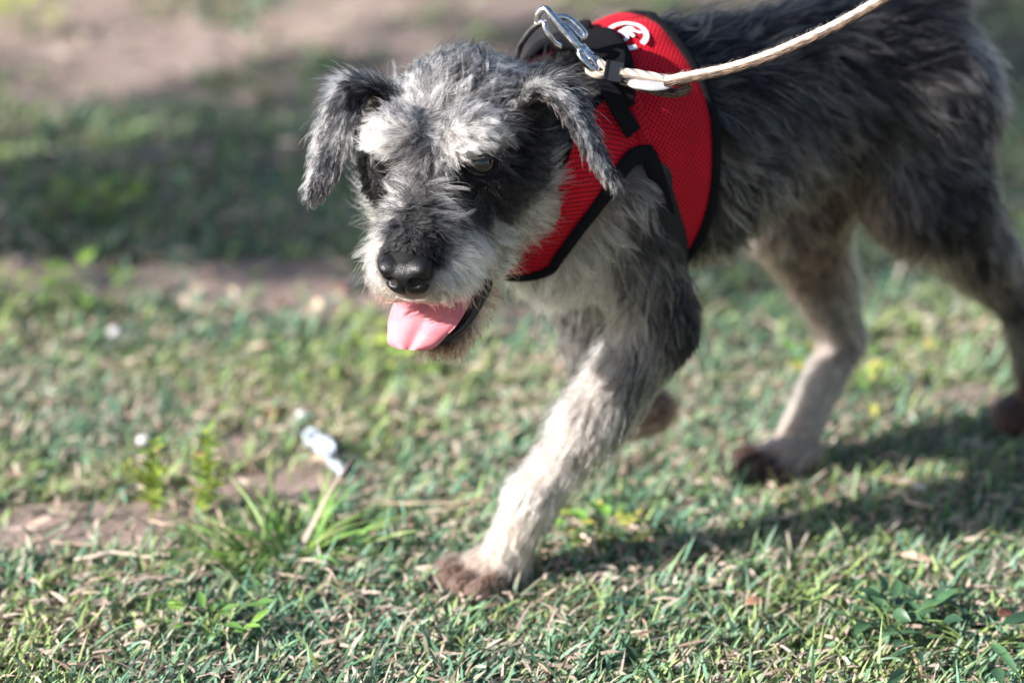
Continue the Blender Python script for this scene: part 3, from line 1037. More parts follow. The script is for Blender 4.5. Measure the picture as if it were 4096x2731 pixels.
EYES, GAZE = [], []
for s in (1, -1):
    gz_ = nrm(h2w((.66, s * .40, .48)) - hO)
    c = h2w((.0, s * .0368, .006))
    for _ in range(30):                                      # sunk into the socket
        c = c + gz_ * (sdf(c[None])[0] + .0030) * -.7
    EYES.append(c)
    GAZE.append(gz_)
    V, F = uv_sphere(32, 24)
    me = np_mesh('eye', V * .0120, F)
    o = obj('eye', me, M_EYE, dog)
    q = Vector(gz_).to_track_quat('Z', 'Y')
    o.rotation_euler = q.to_euler()
    o.location = Vector(c) - dog.location
    # lids: a dark rim, almond shaped
    X = np.array(q @ Vector((1, 0, 0)))
    hor = nrm(hL - (hL @ gz_) * gz_)
    ver = np.cross(gz_, hor)
    if ver @ hU < 0:
        ver = -ver
    t = np.linspace(0, 2 * math.pi, 40, endpoint=False)
    hx, hy = .0108 * np.cos(t), np.where(np.sin(t) > 0, .0070, .0076) * np.sin(t)
    rim = c + hx[:, None] * hor + hy[:, None] * ver
    rim = c + nrm(rim + gz_ * np.sqrt(np.maximum(.0122 ** 2 - hx ** 2 - hy ** 2, 1e-8))[:, None] - c) * .0122
    V, F = sweep(rim, .0018, 8, closed=True)
    part('eyelid', np_mesh('eyelid', V, F), M_LID, dog)
EYES = np.array(EYES)

# nose leather
def nose():
    lo, hi, h = np.array([.045, -.03, -.05]), np.array([.112, .03, .012]), .0009
    n = np.ceil((hi - lo) / h).astype(int)
    G = np.stack(np.meshgrid(*[lo[i] + h * np.arange(n[i]) for i in range(3)], indexing='ij'), -1)
    q = G - np.array([.080, 0, -.0175])
    # a soft block, wider on top, tapering to the lip
    wy = .0192 + .12 * np.clip(q[..., 2], -.02, .01)
    k = (np.abs(q[..., 0] / .0185) ** 2.6 + np.abs(q[..., 1] / wy) ** 2.8 + np.abs(q[..., 2] / .0155) ** 2.6) ** (1 / 2.7)
    D = (k - 1) * .016
    for s in (1, -1):
        D = -smin(-D, sd_ell(G, np.array([.0985, s * .0092, -.0135]), np.array([.0090, .0050, .0042])), .0015)
        D = -smin(-D, sd_cone(G, np.array([.0965, s * .0125, -.0150]), .0024, np.array([.086, s * .0225, -.0210]), .0016), .0015)
        D = smin(D, sd_ell(G, np.array([.087, s * .0125, -.0060]), np.array([.0075, .0066, .0042])), .004)
    D = -smin(-D, sd_cone(G, np.array([.0975, 0, -.017]), .0009, np.array([.0945, 0, -.037]), .0012), .002)
    V, Q = surface_nets(D, lo, h)
    return np_mesh('nose', h2w(V), Q)
part('nose', nose(), M_NOSE, dog)

# tongue: a broad tongue lolling over the lower lip, its tip pinched by a crease
def tongue():
    cl = catmull([(.01, 0, -.066, .022), (.035, .001, -.070, .0255), (.058, -.002, -.0725, .0275), (.076, -.006, -.0750, .0265), (.088, -.010, -.0785, .0220), (.0960, -.0130, -.0820, .0175), (.0990, -.0140, -.0840, .0100)], 40)
    c, w = cl[:, :3], cl[:, 3]
    T = nrm(np.gradient(c, axis=0))
    side = np.array([0, 1.0, -.06])
    up = nrm(np.cross(T, side))
    u = np.linspace(-1, 1, 23)
    V = []
    for sgn in (1, -1):
        th_ = .0034 * np.sqrt(np.clip(1 - u ** 4, 0, 1))
        tp = np.clip((c[:, 0] - .02) / .08, 0, 1)
        gro = -.0020 * np.exp(-((u - .10) / .22) ** 2)[None] * np.clip(.35 + tp * 1.2, 0, 1.4)[:, None] * (1 if sgn > 0 else .4)
        cup = (.0050 * np.abs(u) ** 2)[None] * (1 - .9 * tp)[:, None] - (.004 * np.abs(u) ** 3)[None] * tp[:, None]
        V.append(c[:, None] + u[None, :, None] * w[:, None, None] * side + (gro + cup + sgn * th_[None])[..., None] * up[:, None])
    n, m = len(c), len(u)
    A = V[0].reshape(-1, 3)
    B = V[1].reshape(-1, 3)
    f = grid_faces(n, m)
    e = []
    for i in range(n - 1):
        e.append([i * m, (i + 1) * m, n * m + (i + 1) * m, n * m + i * m])
        e.append([i * m + m - 1, n * m + i * m + m - 1, n * m + (i + 1) * m + m - 1, (i + 1) * m + m - 1])
    V = np.vstack([A, B])
    V[:, 2] += 0
    return np_mesh('tongue', h2w(V), [f, f[:, ::-1] + n * m, np.array(e)])
tg = part('tongue', tongue(), M_TONGUE, dog)
sd = tg.modifiers.new('sub', 'SUBSURF')
sd.levels = sd.render_levels = 1

def lips():
    p = catmull([(.047, .038, -.064), (.051, .0370, -.069), (.060, .031, -.077), (.074, .021, -.086), (.083, .006, -.091), (.083, -.004, -.091), (.074, -.019, -.086), (.060, -.029, -.077), (.051, -.036, -.069), (.047, -.037, -.064)], 60)
    V, F = sweep(h2w(p), .0029, 10, flat=1.3, up=hU)
    return np_mesh('lower_lip', V, F)
part('lower_lip', lips(), M_LIP, dog)
def upper():
    p = catmull([(-.010, .041, -.054), (.02, .037, -.055), (.05, .031, -.054), (.075, .017, -.050), (.084, .0, -.044), (.075, -.017, -.050), (.05, -.031, -.054), (.02, -.037, -.055), (-.010, -.041, -.054)], 50)
    V, F = sweep(h2w(p), .0030, 8, up=hU)
    return np_mesh('upper_lip', V, F)
M_ULIP = mat('brown_lip', (.10, .035, .03), rough=.45)
part('upper_lip', upper(), M_ULIP, dog)

# claws of the paws that show them
for (c0, zz) in (((.049, .022), .008), ((-.271, -.014), .008)):
    for s in (-1.5, -.5, .5, 1.5):
        p0 = np.array([c0[0] - abs(s) * .006, c0[1] + s * .0155, zz + .004])
        path = d2w(np.array([p0, p0 + [.008, 0, -.002], p0 + [.014, 0, -.009]]))
        V, F = sweep(catmull(path, 8), np.linspace(.0026, .0006, 8), 8)
        part('claw', np_mesh('claw', V, F), M_CLAW, dog)

# ears: folded flaps
M_EAR = tint_mat('ear_skin', rough=.7, transl=0, spec=.2, noise=.2, nscale=300)
EARS = {}
def earpath(l):
    return [(*w2h(at(x, y, d)), w) for x, y, d, w in l]
def ear(s):
    if s < 0:
        cl = earpath([(1580, 390, 2.079, .018), (1440, 335, 2.064, .019), (1375, 385, 2.054, .0180), (1330, 500, 2.049, .0180), (1290, 640, 2.044, .0160), (1258, 740, 2.044, .010), (1240, 785, 2.044, .003)])
        W = nrm([.40, .85, .30])
    else:
        cl = earpath([(2060, 390, 2.064, .018), (2190, 335, 2.029, .018), (2280, 390, 2.009, .0150), (2345, 500, 1.994, .0135), (2400, 620, 1.986, .0105), (2445, 695, 1.984, .008), (2465, 730, 1.984, .003)])
        W = nrm([.78, .0, .60])
    cl = catmull(cl, 26)
    c, w = cl[:, :3], cl[:, 3]
    T = nrm(np.gradient(c, axis=0))
    Wp = nrm(W - (T @ W)[:, None] * T)
    N = np.cross(T, Wp)
    N *= np.sign((N * np.array([-.3, s, .5])).sum(1))[:, None]
    u = np.linspace(-1, 1, 13)
    vs = []
    for sg in (1, -1):
        th_ = .0016 * np.sqrt(np.clip(1 - u ** 4, 0, 1)) * sg
        vs.append((c[:, None] + u[None, :, None] * (w[:, None] )[..., None] * Wp[:, None] + ((-.30 * w[:, None] * (u ** 2)[None]) + th_[None])[..., None] * N[:, None]).reshape(-1, 3))
    n, m = len(c), len(u)
    f = grid_faces(n, m)
    e = []
    for i in range(n - 1):
        e.append([i * m, (i + 1) * m, n * m + (i + 1) * m, n * m + i * m])
        e.append([i * m + m - 1, n * m + i * m + m - 1, n * m + (i + 1) * m + m - 1, (i + 1) * m + m - 1])
    V = np.vstack(vs)
    colr = np.zeros((len(V), 3)) + (.03, .026, .026)
    colr[n * m:] = (.085, .040, .032)                       # bare inner side
    me = np_mesh('ear', h2w(V), [f, f[:, ::-1] + n * m, np.array(e)], col=colr)
    o = part('ear', me, M_EAR, dog)
    # geometry for the coat of the ear
    Vo = h2w(vs[0])
    Tn = nrm(T) @ HM
    Nn = N @ HM
    return o, Vo, f, h2w(c), Tn, Nn, n, m, (Wp @ HM), w
for s in (1, -1):
    EARS[s] = ear(s)

# ------------------------------------------------------------------ harness surface (needed before the coat, which it presses flat)
TOR = [PR[i] for i in (0, 1, 2, 3, 4)] + [PR[-1]]
def tsd(P):
    pd = w2d(P)
    D = np.full(P.shape[:-1], 1.0)
    for fr, kd, a, k in TOR:
        D = smin(D, sd_cone(pd, *a) if kd == 'c' else sd_ell(pd, *a), k)
    return D
def tgr(P, e=.002):
    return nrm(np.stack([tsd(P + np.eye(3)[i] * e) - tsd(P - np.eye(3)[i] * e) for i in range(3)], -1))
def tproj(P, off, it=5):
    P = np.array(P, float)
    for _ in range(it):
        P = P - (tsd(P) - off)[..., None] * tgr(P)
    return P
def thit(px, py, off=.010):
    d = 1.75
    r = ray(px, py)
    best, bd = None, 9
    for _ in range(90):
        p = CAM + d * r
        v = tsd(p[None])[0] - off
        if v < bd:
            bd, best = v, p
        if v < 2e-4:
            return p
        d += max(v * .8, .0005)
        if d > 2.7:
            break
    return tproj(best[None], off)[0]
def mirror(P):
    q = w2d(P)
    q[..., 1] *= -1
    return d2w(q)
def midl(px, py, off):
    """point of the back line seen at that pixel, on the mid plane"""
    r = ray(px, py)
    d = ((dO - CAM) @ dL) / (r @ dL)
    return CAM + d * r
H_OFF = .011
rear_px = [(2620, 92), (2715, 190), (2790, 305), (2838, 430), (2856, 600), (2846, 770), (2800, 930), (2715, 1050)]
front_px = [(2455, 150), (2515, 235), (2530, 330), (2520, 430), (2550, 540), (2600, 640), (2640, 790), (2690, 1030)]
def to_mid(p):
    q = w2d(p)
    q[1] = 0
    return tproj(d2w(q)[None], H_OFF)[0]
rear = [thit(*p) for p in rear_px]
front = [thit(*p) for p in front_px]
rt, ft = to_mid(rear[0]), to_mid(front[0])
rq, fq = w2d(rt), w2d(ft)
rq[0] -= .004
fq[0] += .012
rt, ft = tproj(d2w(rq)[None], H_OFF)[0], tproj(d2w(fq)[None], H_OFF)[0]
rb, fb = w2d(rear[-1]), w2d(front[-1])
def under(q):
    q = q.copy()
    q[1] = 0
    q[2] -= .03
    q[0] += .01
    return tproj(d2w(q)[None], H_OFF)[0]
rear_l = np.array([rt] + rear + [under(rb)])
front_l = np.array([ft] + front + [under(fb)])
def loft(A, B, nu, nv, off=H_OFF):
    a, b = catmull(A, nu), catmull(B, nu)
    t = np.linspace(0, 1, nv)
    P = a[:, None] * (1 - t)[None, :, None] + b[:, None] * t[None, :, None]
    P = tproj(P.reshape(-1, 3), off).reshape(nu, nv, 3)
    # uv in metres
    du = np.concatenate([[0], np.cumsum(np.linalg.norm(np.diff(P[:, nv // 2], axis=0), axis=1))])
    dv = np.linalg.norm(P[:, -1] - P[:, 0], axis=1)
    UV = np.stack([np.broadcast_to(du[:, None], (nu, nv)), (t[None] - .5) * dv[:, None]], -1)
    return P, UV
saddleP, saddleUV = loft(front_l, rear_l, 90, 26)
# chest piece: from the saddle forward under the neck to the breastbone
arm_px = [(2600, 640), (2562, 612), (2500, 640), (2430, 735), (2330, 875), (2235, 1015), (2185, 1075)]
neck_px = [(2470, 300), (2370, 420), (2290, 560), (2220, 700), (2150, 840), (2090, 970), (2060, 1050)]
arm = np.array([thit(*p) for p in arm_px])
neck = np.array([thit(*p) for p in neck_px])
def down_mid(p, da, dz):
    q = w2d(p).copy()
    q[1] = 0
    q[0] += da
    q[2] += dz
    return tproj(d2w(q)[None], H_OFF)[0]
arm = np.vstack([[front[5]], arm[1:], [down_mid(arm[-1], .005, -.006)]])
neck = np.vstack([[front[2]], neck[1:], [down_mid(neck[-1], .0, -.004)]])
chestP, chestUV = loft(neck, arm, 80, 22, H_OFF + .001)

hv = np.vstack([saddleP.reshape(-1, 3), mirror(saddleP).reshape(-1, 3), chestP.reshape(-1, 3), mirror(chestP).reshape(-1, 3)])
ktree = kdtree.KDTree(len(hv))
for i, p in enumerate(hv):
    ktree.insert(p, i)
ktree.balance()

# ------------------------------------------------------------------ growing the coat
def dens(c):
    q, hq = w2d(c), w2h(c)
    head = (np.linalg.norm(hq - np.array([.0, 0, -.02]), axis=1) < .115)
    muz = head & (hq[:, 0] > .0)
    leg = q[:, 2] < .19
    far = (q[:, 1] < -.045) & ~head
    w = np.where(head, 3.6, 1.0)
    w = np.where(muz, 4.6, w)
    w = np.where(leg & ~head, 1.8, w)
    return np.where(far, w * .5, w)

def grow_body(n):
    P, N = scatter(bodyV, bodyQ, n, dens)
    N = gsample(P)[1]
    T, S = coat(P)
    hq = w2h(P)
    keep = np.ones(n, bool)
    for c in EYES:
        keep &= np.linalg.norm(P - c, axis=1) > .0152
    # nose leather, mouth
    keep &= ~((np.abs((hq[:, 0] - .083) / .021) ** 2 + np.abs(hq[:, 1] / .0215) ** 2 + np.abs((hq[:, 2] + .0175) / .0185) ** 2) < 1)
    lz = -.060 - .45 * np.clip(hq[:, 0] - .02, 0, 1)
    nz = N @ hU
    mo = (hq[:, 0] > .042) & (hq[:, 0] < .1) & (np.abs(hq[:, 1]) < .05)
    keep &= ~(mo & (hq[:, 2] > lz - .035) & (hq[:, 2] < lz + .012) & (nz > .30))
    keep &= ~(mo & (nz < -.45) & (hq[:, 2] > lz) & (hq[:, 2] < -.03))
    # flat under the harness
    nd = np.array([ktree.find(p)[2] for p in P])
    keep &= nd > .0135
    P, N, T, S, hq = P[keep], N[keep], T[keep], S[keep], hq[keep]
    # short hair round the eyes and over the nose
    for c in EYES:
        d = np.linalg.norm(P - c, axis=1)
        S[:, 0] *= np.clip((d - .008) / .016, .3, 1)
    dn = np.linalg.norm(hq - np.array([.084, 0, -.016]), axis=1)
    S[:, 0] *= np.clip((dn - .014) / .020, .3, 1)
    hd = np.linalg.norm(hq - np.array([-.01, 0, -.02]), axis=1) < .115
    S[:, 0] *= np.where(hd, .96, .95)
    S[:, 1] *= np.where(hd, .36, .50)
    return P, N, T, S, hq

P, N, T, S, hq = grow_body(340000)
ishead = np.linalg.norm(hq - np.array([-.01, 0, -.02]), axis=1) < .125
islimb = ~ishead & (w2d(P)[:, 2] < .20)
S[islimb, 2] *= .5
S[islimb, 1] *= .75
out = []
for msk, cl, rad, cp_, wl, cj_ in ((ishead, 16, .00015, .76, 1.1, .16), (islimb, 8, .00021, .45, .6, .2), (~ishead & ~islimb, 11, .00023, .62, 1.0, .2)):
    out.append(strands(P[msk], N[msk], T[msk], S[msk], clump=cl, radius=rad, clumpiness=cp_, wild=wl, cj=cj_))
C_, R_, K_ = [np.concatenate([o[i] for o in out]) for i in range(3)]
# no hair hangs straight across the eyes, apart from a few brow hairs
clear = np.ones(len(C_), bool)
for c, gz_ in zip(EYES, GAZE):
    v = C_ - c
    al = v @ gz_
    pe = np.linalg.norm(v - al[..., None] * gz_, axis=-1)
    clear &= ~(((al > .004) & (al < .05) & (pe < .0098)).any(1) & (rng.random(len(C_)) > .04))
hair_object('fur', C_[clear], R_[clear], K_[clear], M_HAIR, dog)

# whiskers
def whiskers():
    n = 34
    sgn = rng.choice([-1, 1], n)
    p = np.stack([rng.uniform(.045, .08, n), sgn * rng.uniform(.024, .034, n), rng.uniform(-.045, -.02, n)], 1)
    d = np.stack([rng.uniform(-.3, .5, n), sgn * rng.uniform(.5, 1, n), rng.uniform(-.9, -.1, n)], 1)
    d = nrm(d)
    s = np.linspace(0, 1, HSEG)
    ln = rng.uniform(.018, .04, n)
    C = h2w((p[:, None] + d[:, None] * (s[None] * ln[:, None])[..., None] + np.array([0, 0, -.008]) * (s ** 2)[None, :, None]).reshape(-1, 3)).reshape(n, HSEG, 3)
    rad = np.broadcast_to(np.linspace(.0002, .00004, HSEG), (n, HSEG))
    col = np.where(rng.random(n)[:, None, None] < .5, .02, .5) * np.ones((n, HSEG, 3))
    return C, rad, col
hair_object('whiskers', *whiskers(), M_HAIR, dog)

def ear_coat(s):
    o, Vo, f, c, Tn, Nn, n, m, Wn, w = EARS[s]
    k = 13000
    P, N = scatter(Vo, f, k)
    Vg = Vo.reshape(n, m, 3)
    i = np.array([np.argmin(((c - p) ** 2).sum(1)) for p in P])
    N = N * np.sign((N * Nn[i]).sum(1))[:, None]
    u = ((P - c[i]) * Wn[i]).sum(1) / w[i]
    tt = i / n
    T = nrm(Tn[i] + Wn[i] * (u * .35)[:, None])
    S = np.zeros((k, 10))
    S[:, 0] = np.interp(tt, [0, .3, .7, 1], [.018, .014, .010, .007]) * (1 + .2 * np.abs(u))
    S[:, 1] = np.interp(tt, [0, .3, 1], [.22, .10, .06])
    S[:, 2] = .35
    # silver along the fold and front edge, darker behind and at the tip
    S[:, 3] = np.clip(.14 + .85 * np.exp(-((u + (.55 if s < 0 else -.55)) / .34) ** 2) * (tt > .15) - .25 * (tt > .85) + .08 * np.sin(tt * 14), .03, .9)
    S[:, 4:7] = BLK
    S[:, 7:10] = SIL
    inn = rng.random(k) < .0
    a = strands(P, N, T, S, clump=9, radius=.00017, collide=False, wild=.4, cj=.15, clumpiness=.5)
    # the thinly haired inner side
    k2 = 1500
    P2, N2 = scatter(Vo - np.repeat(Nn, m, 0) * .0045, f, k2)
    i2 = np.array([np.argmin(((c - p) ** 2).sum(1)) for p in P2])
    S2 = np.zeros((k2, 10))
    S2[:, 0], S2[:, 1], S2[:, 2], S2[:, 3] = .007, .12, .1, .3
    S2[:, 4:7], S2[:, 7:10] = DBR, MGR
    b = strands(P2, -Nn[i2], Tn[i2], S2, clump=6, radius=.0002, collide=False, wild=.6)
    # hair of the front edge fringes over the opening
    hair_object('ear_fur', *[np.concatenate([a[q], b[q]]) for q in range(3)], M_HAIR, o)
for s in (1, -1):
    ear_coat(s)

# ------------------------------------------------------------------ harness
M_RED = mat('red_air_mesh', (.6, .02, .03), rough=.7, spec=.12)
def red_mat():
    m = M_RED
    N, L, b = nodes(m)
    uv = add(m, 'UVMap')
    sx = add(m, 'SeparateXYZ')
    L.new(uv.outputs[0], sx.inputs[0])
    def cosn(sock, per):
        k = add(m, 'Math', operation='MULTIPLY')
        k.inputs[1].default_value = 2 * math.pi / per
        L.new(sock, k.inputs[0])
        c = add(m, 'Math', operation='COSINE')
        L.new(k.outputs[0], c.inputs[0])
        return c.outputs[0]
    cu, cv = cosn(sx.outputs[0], .0046), cosn(sx.outputs[1], .0040)
    pr = add(m, 'Math', operation='MULTIPLY')
    L.new(cu, pr.inputs[0])
    L.new(cv, pr.inputs[1])
    rm = add(m, 'MapRange', **{'From Min': .18, 'From Max': .62})
    L.new(pr.outputs[0], rm.inputs['Value'])
    cr = N.new('ShaderNodeValToRGB')
    cr.color_ramp.elements[0].color = (.56, .007, .022, 1)
    cr.color_ramp.elements[1].color = (.06, .002, .004, 1)
    L.new(rm.outputs[0], cr.inputs['Fac'])
    tc = add(m, 'TexCoord')
    t = add(m, 'TexNoise', Scale=55.0, Detail=4)
    L.new(tc.outputs['Object'], t.inputs['Vector'])
    mr2 = add(m, 'MapRange', **{'To Min': .72, 'To Max': 1.25})
    L.new(t.outputs['Fac'], mr2.inputs['Value'])
    sc = add(m, 'VectorMath', operation='SCALE')
    L.new(cr.outputs[0], sc.inputs[0])
    L.new(mr2.outputs[0], sc.inputs['Scale'])
    L.new(sc.outputs[0], b.inputs['Base Color'])
    bp = add(m, 'Bump', Strength=.7, Distance=.0012)
    bp.invert = True
    L.new(rm.outputs[0], bp.inputs['Height'])
    L.new(bp.outputs['Normal'], b.inputs['Normal'])
    b.inputs['Sheen Weight'].default_value = .04
    b.inputs['Sheen Roughness'].default_value = .4
red_mat()
M_BLK = mat('black_webbing', (.006, .006, .008), rough=.85, spec=.12)
def web_mat():
    m = M_BLK
    N, L, b = nodes(m)
    tc = add(m, 'TexCoord')
    w = add(m, 'TexWave', Scale=420.0, Distortion=1.5)
    L.new(tc.outputs['Object'], w.inputs['Vector'])
    bp = add(m, 'Bump', Strength=.5, Distance=.0008)
    L.new(w.outputs['Fac'], bp.inputs['Height'])
    L.new(bp.outputs['Normal'], b.inputs['Normal'])
web_mat()
M_WHT = mat('white_print', (.80, .78, .80), rough=.5)
M_STEEL = mat('chromed_steel', (.62, .62, .64), rough=.16, metal=1.0)
noise_colour(M_STEEL, (.30, .29, .30), (.68, .67, .68), 260, lo=.30, hi=.55)

harness = empty('harness', tuple(to_mid(front[0])), 'red mesh dog harness with black binding and a white round logo', 'harness')
def panel(name, P, UV, m, thick=.0028):
    nu, nv = P.shape[:2]
    me = np_mesh(name, P.reshape(-1, 3), grid_faces(nu, nv), uv=UV.reshape(-1, 2))
    o = part(name, me, m, harness)
    s = o.modifiers.new('thick', 'SOLIDIFY')
    s.thickness = thick
    s.offset = 0
    return o
def rumple(P, amp=.0024, sc=.026, seed=5):
    N = tgr(P.reshape(-1, 3)).reshape(P.shape)
    return P + N * ((vnoise(P.reshape(-1, 3), sc, seed).reshape(P.shape[:2]) - .5) * 2 * amp)[..., None]
saddleP2, chestP2 = rumple(saddleP), rumple(chestP, .0018, .028, 6)
for side, fn in ((0, lambda q: q), (1, mirror)):
    panel('side_panel', fn(saddleP2), saddleUV, M_RED)
    panel('chest_panel', fn(chestP2), chestUV, M_RED)
def trim(name, path, n, half, off=H_OFF + .002, flat=.38, seg=10, both=True, m=None):
    p = tproj(catmull(path, n), off)
    for fn in ((lambda q: q), mirror) if both else ((lambda q: q),):
        pp = fn(p)
        N = tgr(pp)
        V, F = sweep(pp, half, seg, flat=flat, normals=N)
        part(name, np_mesh(name, V, F), m or M_BLK, harness)
trim('rear_binding', rear_l, 90, .0045)
# the arch of the armhole: saddle edge up over the arch and down to the chest
arch = np.vstack([front_l[-2], front_l[-3], arm[1] * .35 + front_l[-4] * .65, arm[1:]])
trim('armhole_binding', arch, 90, np.interp(np.linspace(0, 1, 90), [0, .45, .8, 1], [.0070, .0070, .0040, .0025]), off=H_OFF + .004, flat=.42)
trim('neck_binding', neck, 80, .0032)
M_SEAM = mat('seam_tape', (.34, .006, .014), rough=.8, spec=.1)
trim('seam', front_l[3:9], 60, .0030, off=H_OFF + .0024, flat=.3, m=M_SEAM)
# padded black lining of the neck opening
fl = catmull(front_l[:5], 40)
fw = w2d(fl)
fw[:, 0] += np.interp(np.linspace(0, 1, 40), [0, .35, 1], [.032, .034, .012])
lin, linuv = loft(fl, d2w(fw), 40, 10, H_OFF + .004)
for fn in ((lambda q: q), mirror):
    panel('neck_lining', fn(lin), linuv, M_BLK, .006)
    trim_p = None
# loose end of the adjusting strap
def strap():
    c = [thit(2405, 300, .016), thit(2440, 365, .018), thit(2485, 450, .018), thit(2535, 532, .017)]
    p = catmull(c, 24)
    N = tgr(p)
    T = nrm(np.gradient(p, axis=0))
    B = np.cross(T, N)
    hw, ht = .0068, .0011
    V = (p[:, None] + np.array([[-hw, -ht], [hw, -ht], [hw, ht], [-hw, ht]])[None, :, :1] * B[:, None] + np.array([[-hw, -ht], [hw, -ht], [hw, ht], [-hw, ht]])[None, :, 1:] * N[:, None])
    f = grid_faces(24, 4, wrap_v=True)
    return np_mesh('strap', V.reshape(-1, 3), [f, np.array([[3, 2, 1, 0]]), np.array([[92, 93, 94, 95]])], smooth=False)
part('strap', strap(), M_BLK, harness)

# round logo printed on the back: a ring with two letters
def logo():
    c = thit(2504, 150, H_OFF)
    N = tgr(c[None])[0]
    e1 = nrm(-dF - (-dF @ N) * N)
    e2 = np.cross(N, e1)
    if e2 @ cU < 0:
        e2 = -e2
    # turn the reading line as in the picture
    a = R(6)
    e1, e2 = math.cos(a) * e1 + math.sin(a) * e2, math.cos(a) * e2 - math.sin(a) * e1
    root = None
    def flatten(name, V2, F):
        P = c + V2[:, :1] * e1 + V2[:, 1:2] * e2
        P = tproj(P, H_OFF + .0032)
        return np_mesh(name, P, F, smooth=False)
    t = np.linspace(math.radians(-78), math.radians(262), 72)
    ring = np.concatenate([np.stack([np.cos(t), np.sin(t)], 1) * r * np.array([1, 1.0]) for r in (.0126, .0168)])
    n = len(t)
    F = np.array([[i, i + n, i + 1 + n, i + 1] for i in range(n - 1)])
    o = part('logo', flatten('logo', ring, F), M_WHT, harness)
    fc = bpy.data.curves.new('tmp', 'FONT')
    fc.body = 'UR'
    fc.size = .0165
    fc.align_x = 'CENTER'
    fc.align_y = 'CENTER'
    fc.offset = .00055
    fo = bpy.data.objects.new('tmp', fc)
    COL.objects.link(fo)
    dg = bpy.context.evaluated_depsgraph_get()
    me = bpy.data.meshes.new_from_object(fo.evaluated_get(dg))
    bm = bmesh.new()
    bm.from_mesh(me)
    bmesh.ops.triangulate(bm, faces=bm.faces)
    bmesh.ops.subdivide_edges(bm, edges=[e for e in bm.edges if e.calc_length() > .004], cuts=2)
    bm.to_mesh(me)
    bm.free()
    for v in me.vertices:
        p = tproj((c + v.co.x * e1 + v.co.y * e2)[None], H_OFF + .0032)[0]
        v.co = p
    bpy.data.objects.remove(fo)
    part('lettering', me, M_WHT, o)
logo()

# ------------------------------------------------------------------ leash with its snap hook
M_ROPE = mat('cotton_rope', (.62, .50, .40), rough=.9, spec=.15)
def rope_mat(m, c1, c2, tw, per):
    N, L, b = nodes(m)
    uv = add(m, 'UVMap')
    sx = add(m, 'SeparateXYZ')
    L.new(uv.outputs[0], sx.inputs[0])
    k = add(m, 'Math', operation='MULTIPLY')
    k.inputs[1].default_value = 2 * math.pi / per
    L.new(sx.outputs[0], k.inputs[0])
    k2 = add(m, 'Math', operation='MULTIPLY_ADD')
    k2.inputs[1].default_value = 2 * math.pi * tw
    L.new(sx.outputs[1], k2.inputs[0])
    L.new(k.outputs[0], k2.inputs[2])
    s = add(m, 'Math', operation='SINE')
    L.new(k2.outputs[0], s.inputs[0])
    cr = N.new('ShaderNodeValToRGB')
    mr = add(m, 'MapRange', **{'From Min': -1.0, 'From Max': 1.0})
    L.new(s.outputs[0], mr.inputs['Value'])
    cr.color_ramp.elements[0].color, cr.color_ramp.elements[1].color = (*c1, 1), (*c2, 1)
    L.new(mr.outputs[0], cr.inputs['Fac'])
    L.new(cr.outputs[0], b.inputs['Base Color'])
    bp = add(m, 'Bump', Strength=.8, Distance=.0012)
    L.new(mr.outputs[0], bp.inputs['Height'])
    L.new(bp.outputs['Normal'], b.inputs['Normal'])
    return cr
rope_mat(M_ROPE, (.52, .40, .32), (.74, .62, .52), 3, .0105)
M_TRACE = mat('black_and_tan_webbing', (.02, .02, .02), rough=.85, spec=.2)
cr_ = rope_mat(M_TRACE, (.010, .010, .011), (.40, .27, .19), 1, .0125)
cr_.color_ramp.elements[0].position, cr_.color_ramp.elements[1].position = .53, .62
_N, _L, _b = nodes(M_TRACE)
_t = add(M_TRACE, 'TexNoise', Scale=95.0, Detail=2, noise_dimensions='2D')
_L.new([n for n in _N if n.type == 'UVMAP'][0].outputs[0], _t.inputs['Vector'])
_L.new(_t.outputs['Fac'], cr_.inputs['Fac'])
M_FERR = mat('black_plastic', (.014, .014, .016), rough=.35, spec=.5)
M_TAB = mat('grey_tape', (.42, .42, .44), rough=.55)
noise_colour(M_TAB, (.34, .34, .36), (.52, .52, .53), 900, bump=.4, bscale=1600)

def pp(*l):
    return np.array([at(x, y, d) for x, y, d in l])
def tube(name, path, n, rad, m, root, seg=12, flat=1.0, up=None, smooth=True):
    p = catmull(path, n)
    if np.ndim(rad):
        rad = np.interp(np.linspace(0, 1, n), np.linspace(0, 1, len(rad)), rad)
    V, F = sweep(p, rad, seg, flat=flat, up=up)
    s = np.concatenate([[0], np.cumsum(np.linalg.norm(np.diff(p, axis=0), axis=1))])
    uv = np.stack(np.meshgrid(s, np.linspace(0, 1, seg), indexing='ij'), -1).reshape(-1, 2)
    return part(name, np_mesh(name, V, F, uv=uv, smooth=smooth), m, root)
DH = 2.058
leash = empty('leash', tuple(at(2420, 290, DH)), 'beige cotton rope leash with black flecks clipped to the harness', 'leash')
main = [(2655, 322, 2.050), (2720, 308, 2.046), (2800, 293, 2.043), (2920, 267, 2.04), (3060, 222, 2.035), (3200, 163, 2.03), (3350, 92, 2.025), (3520, -5, 2.02), (3800, -190, 2.0), (4300, -560, 1.95), (4900, -1100, 1.85)]
tube('rope', pp(*main), 220, .0028, M_ROPE, leash, 14)
tube('edge_webbing', pp(*[(x + 4, y + 17 + (0 if x < 3600 else 4), d - .001) for x, y, d in main]), 220, .0024, M_TRACE, leash, 10)
tube('rope', pp((2478, 290, DH - .003), (2550, 300, DH - .003), (2640, 316, DH - .004), (2690, 326, DH)), 40, .0039, M_ROPE, leash, 14)
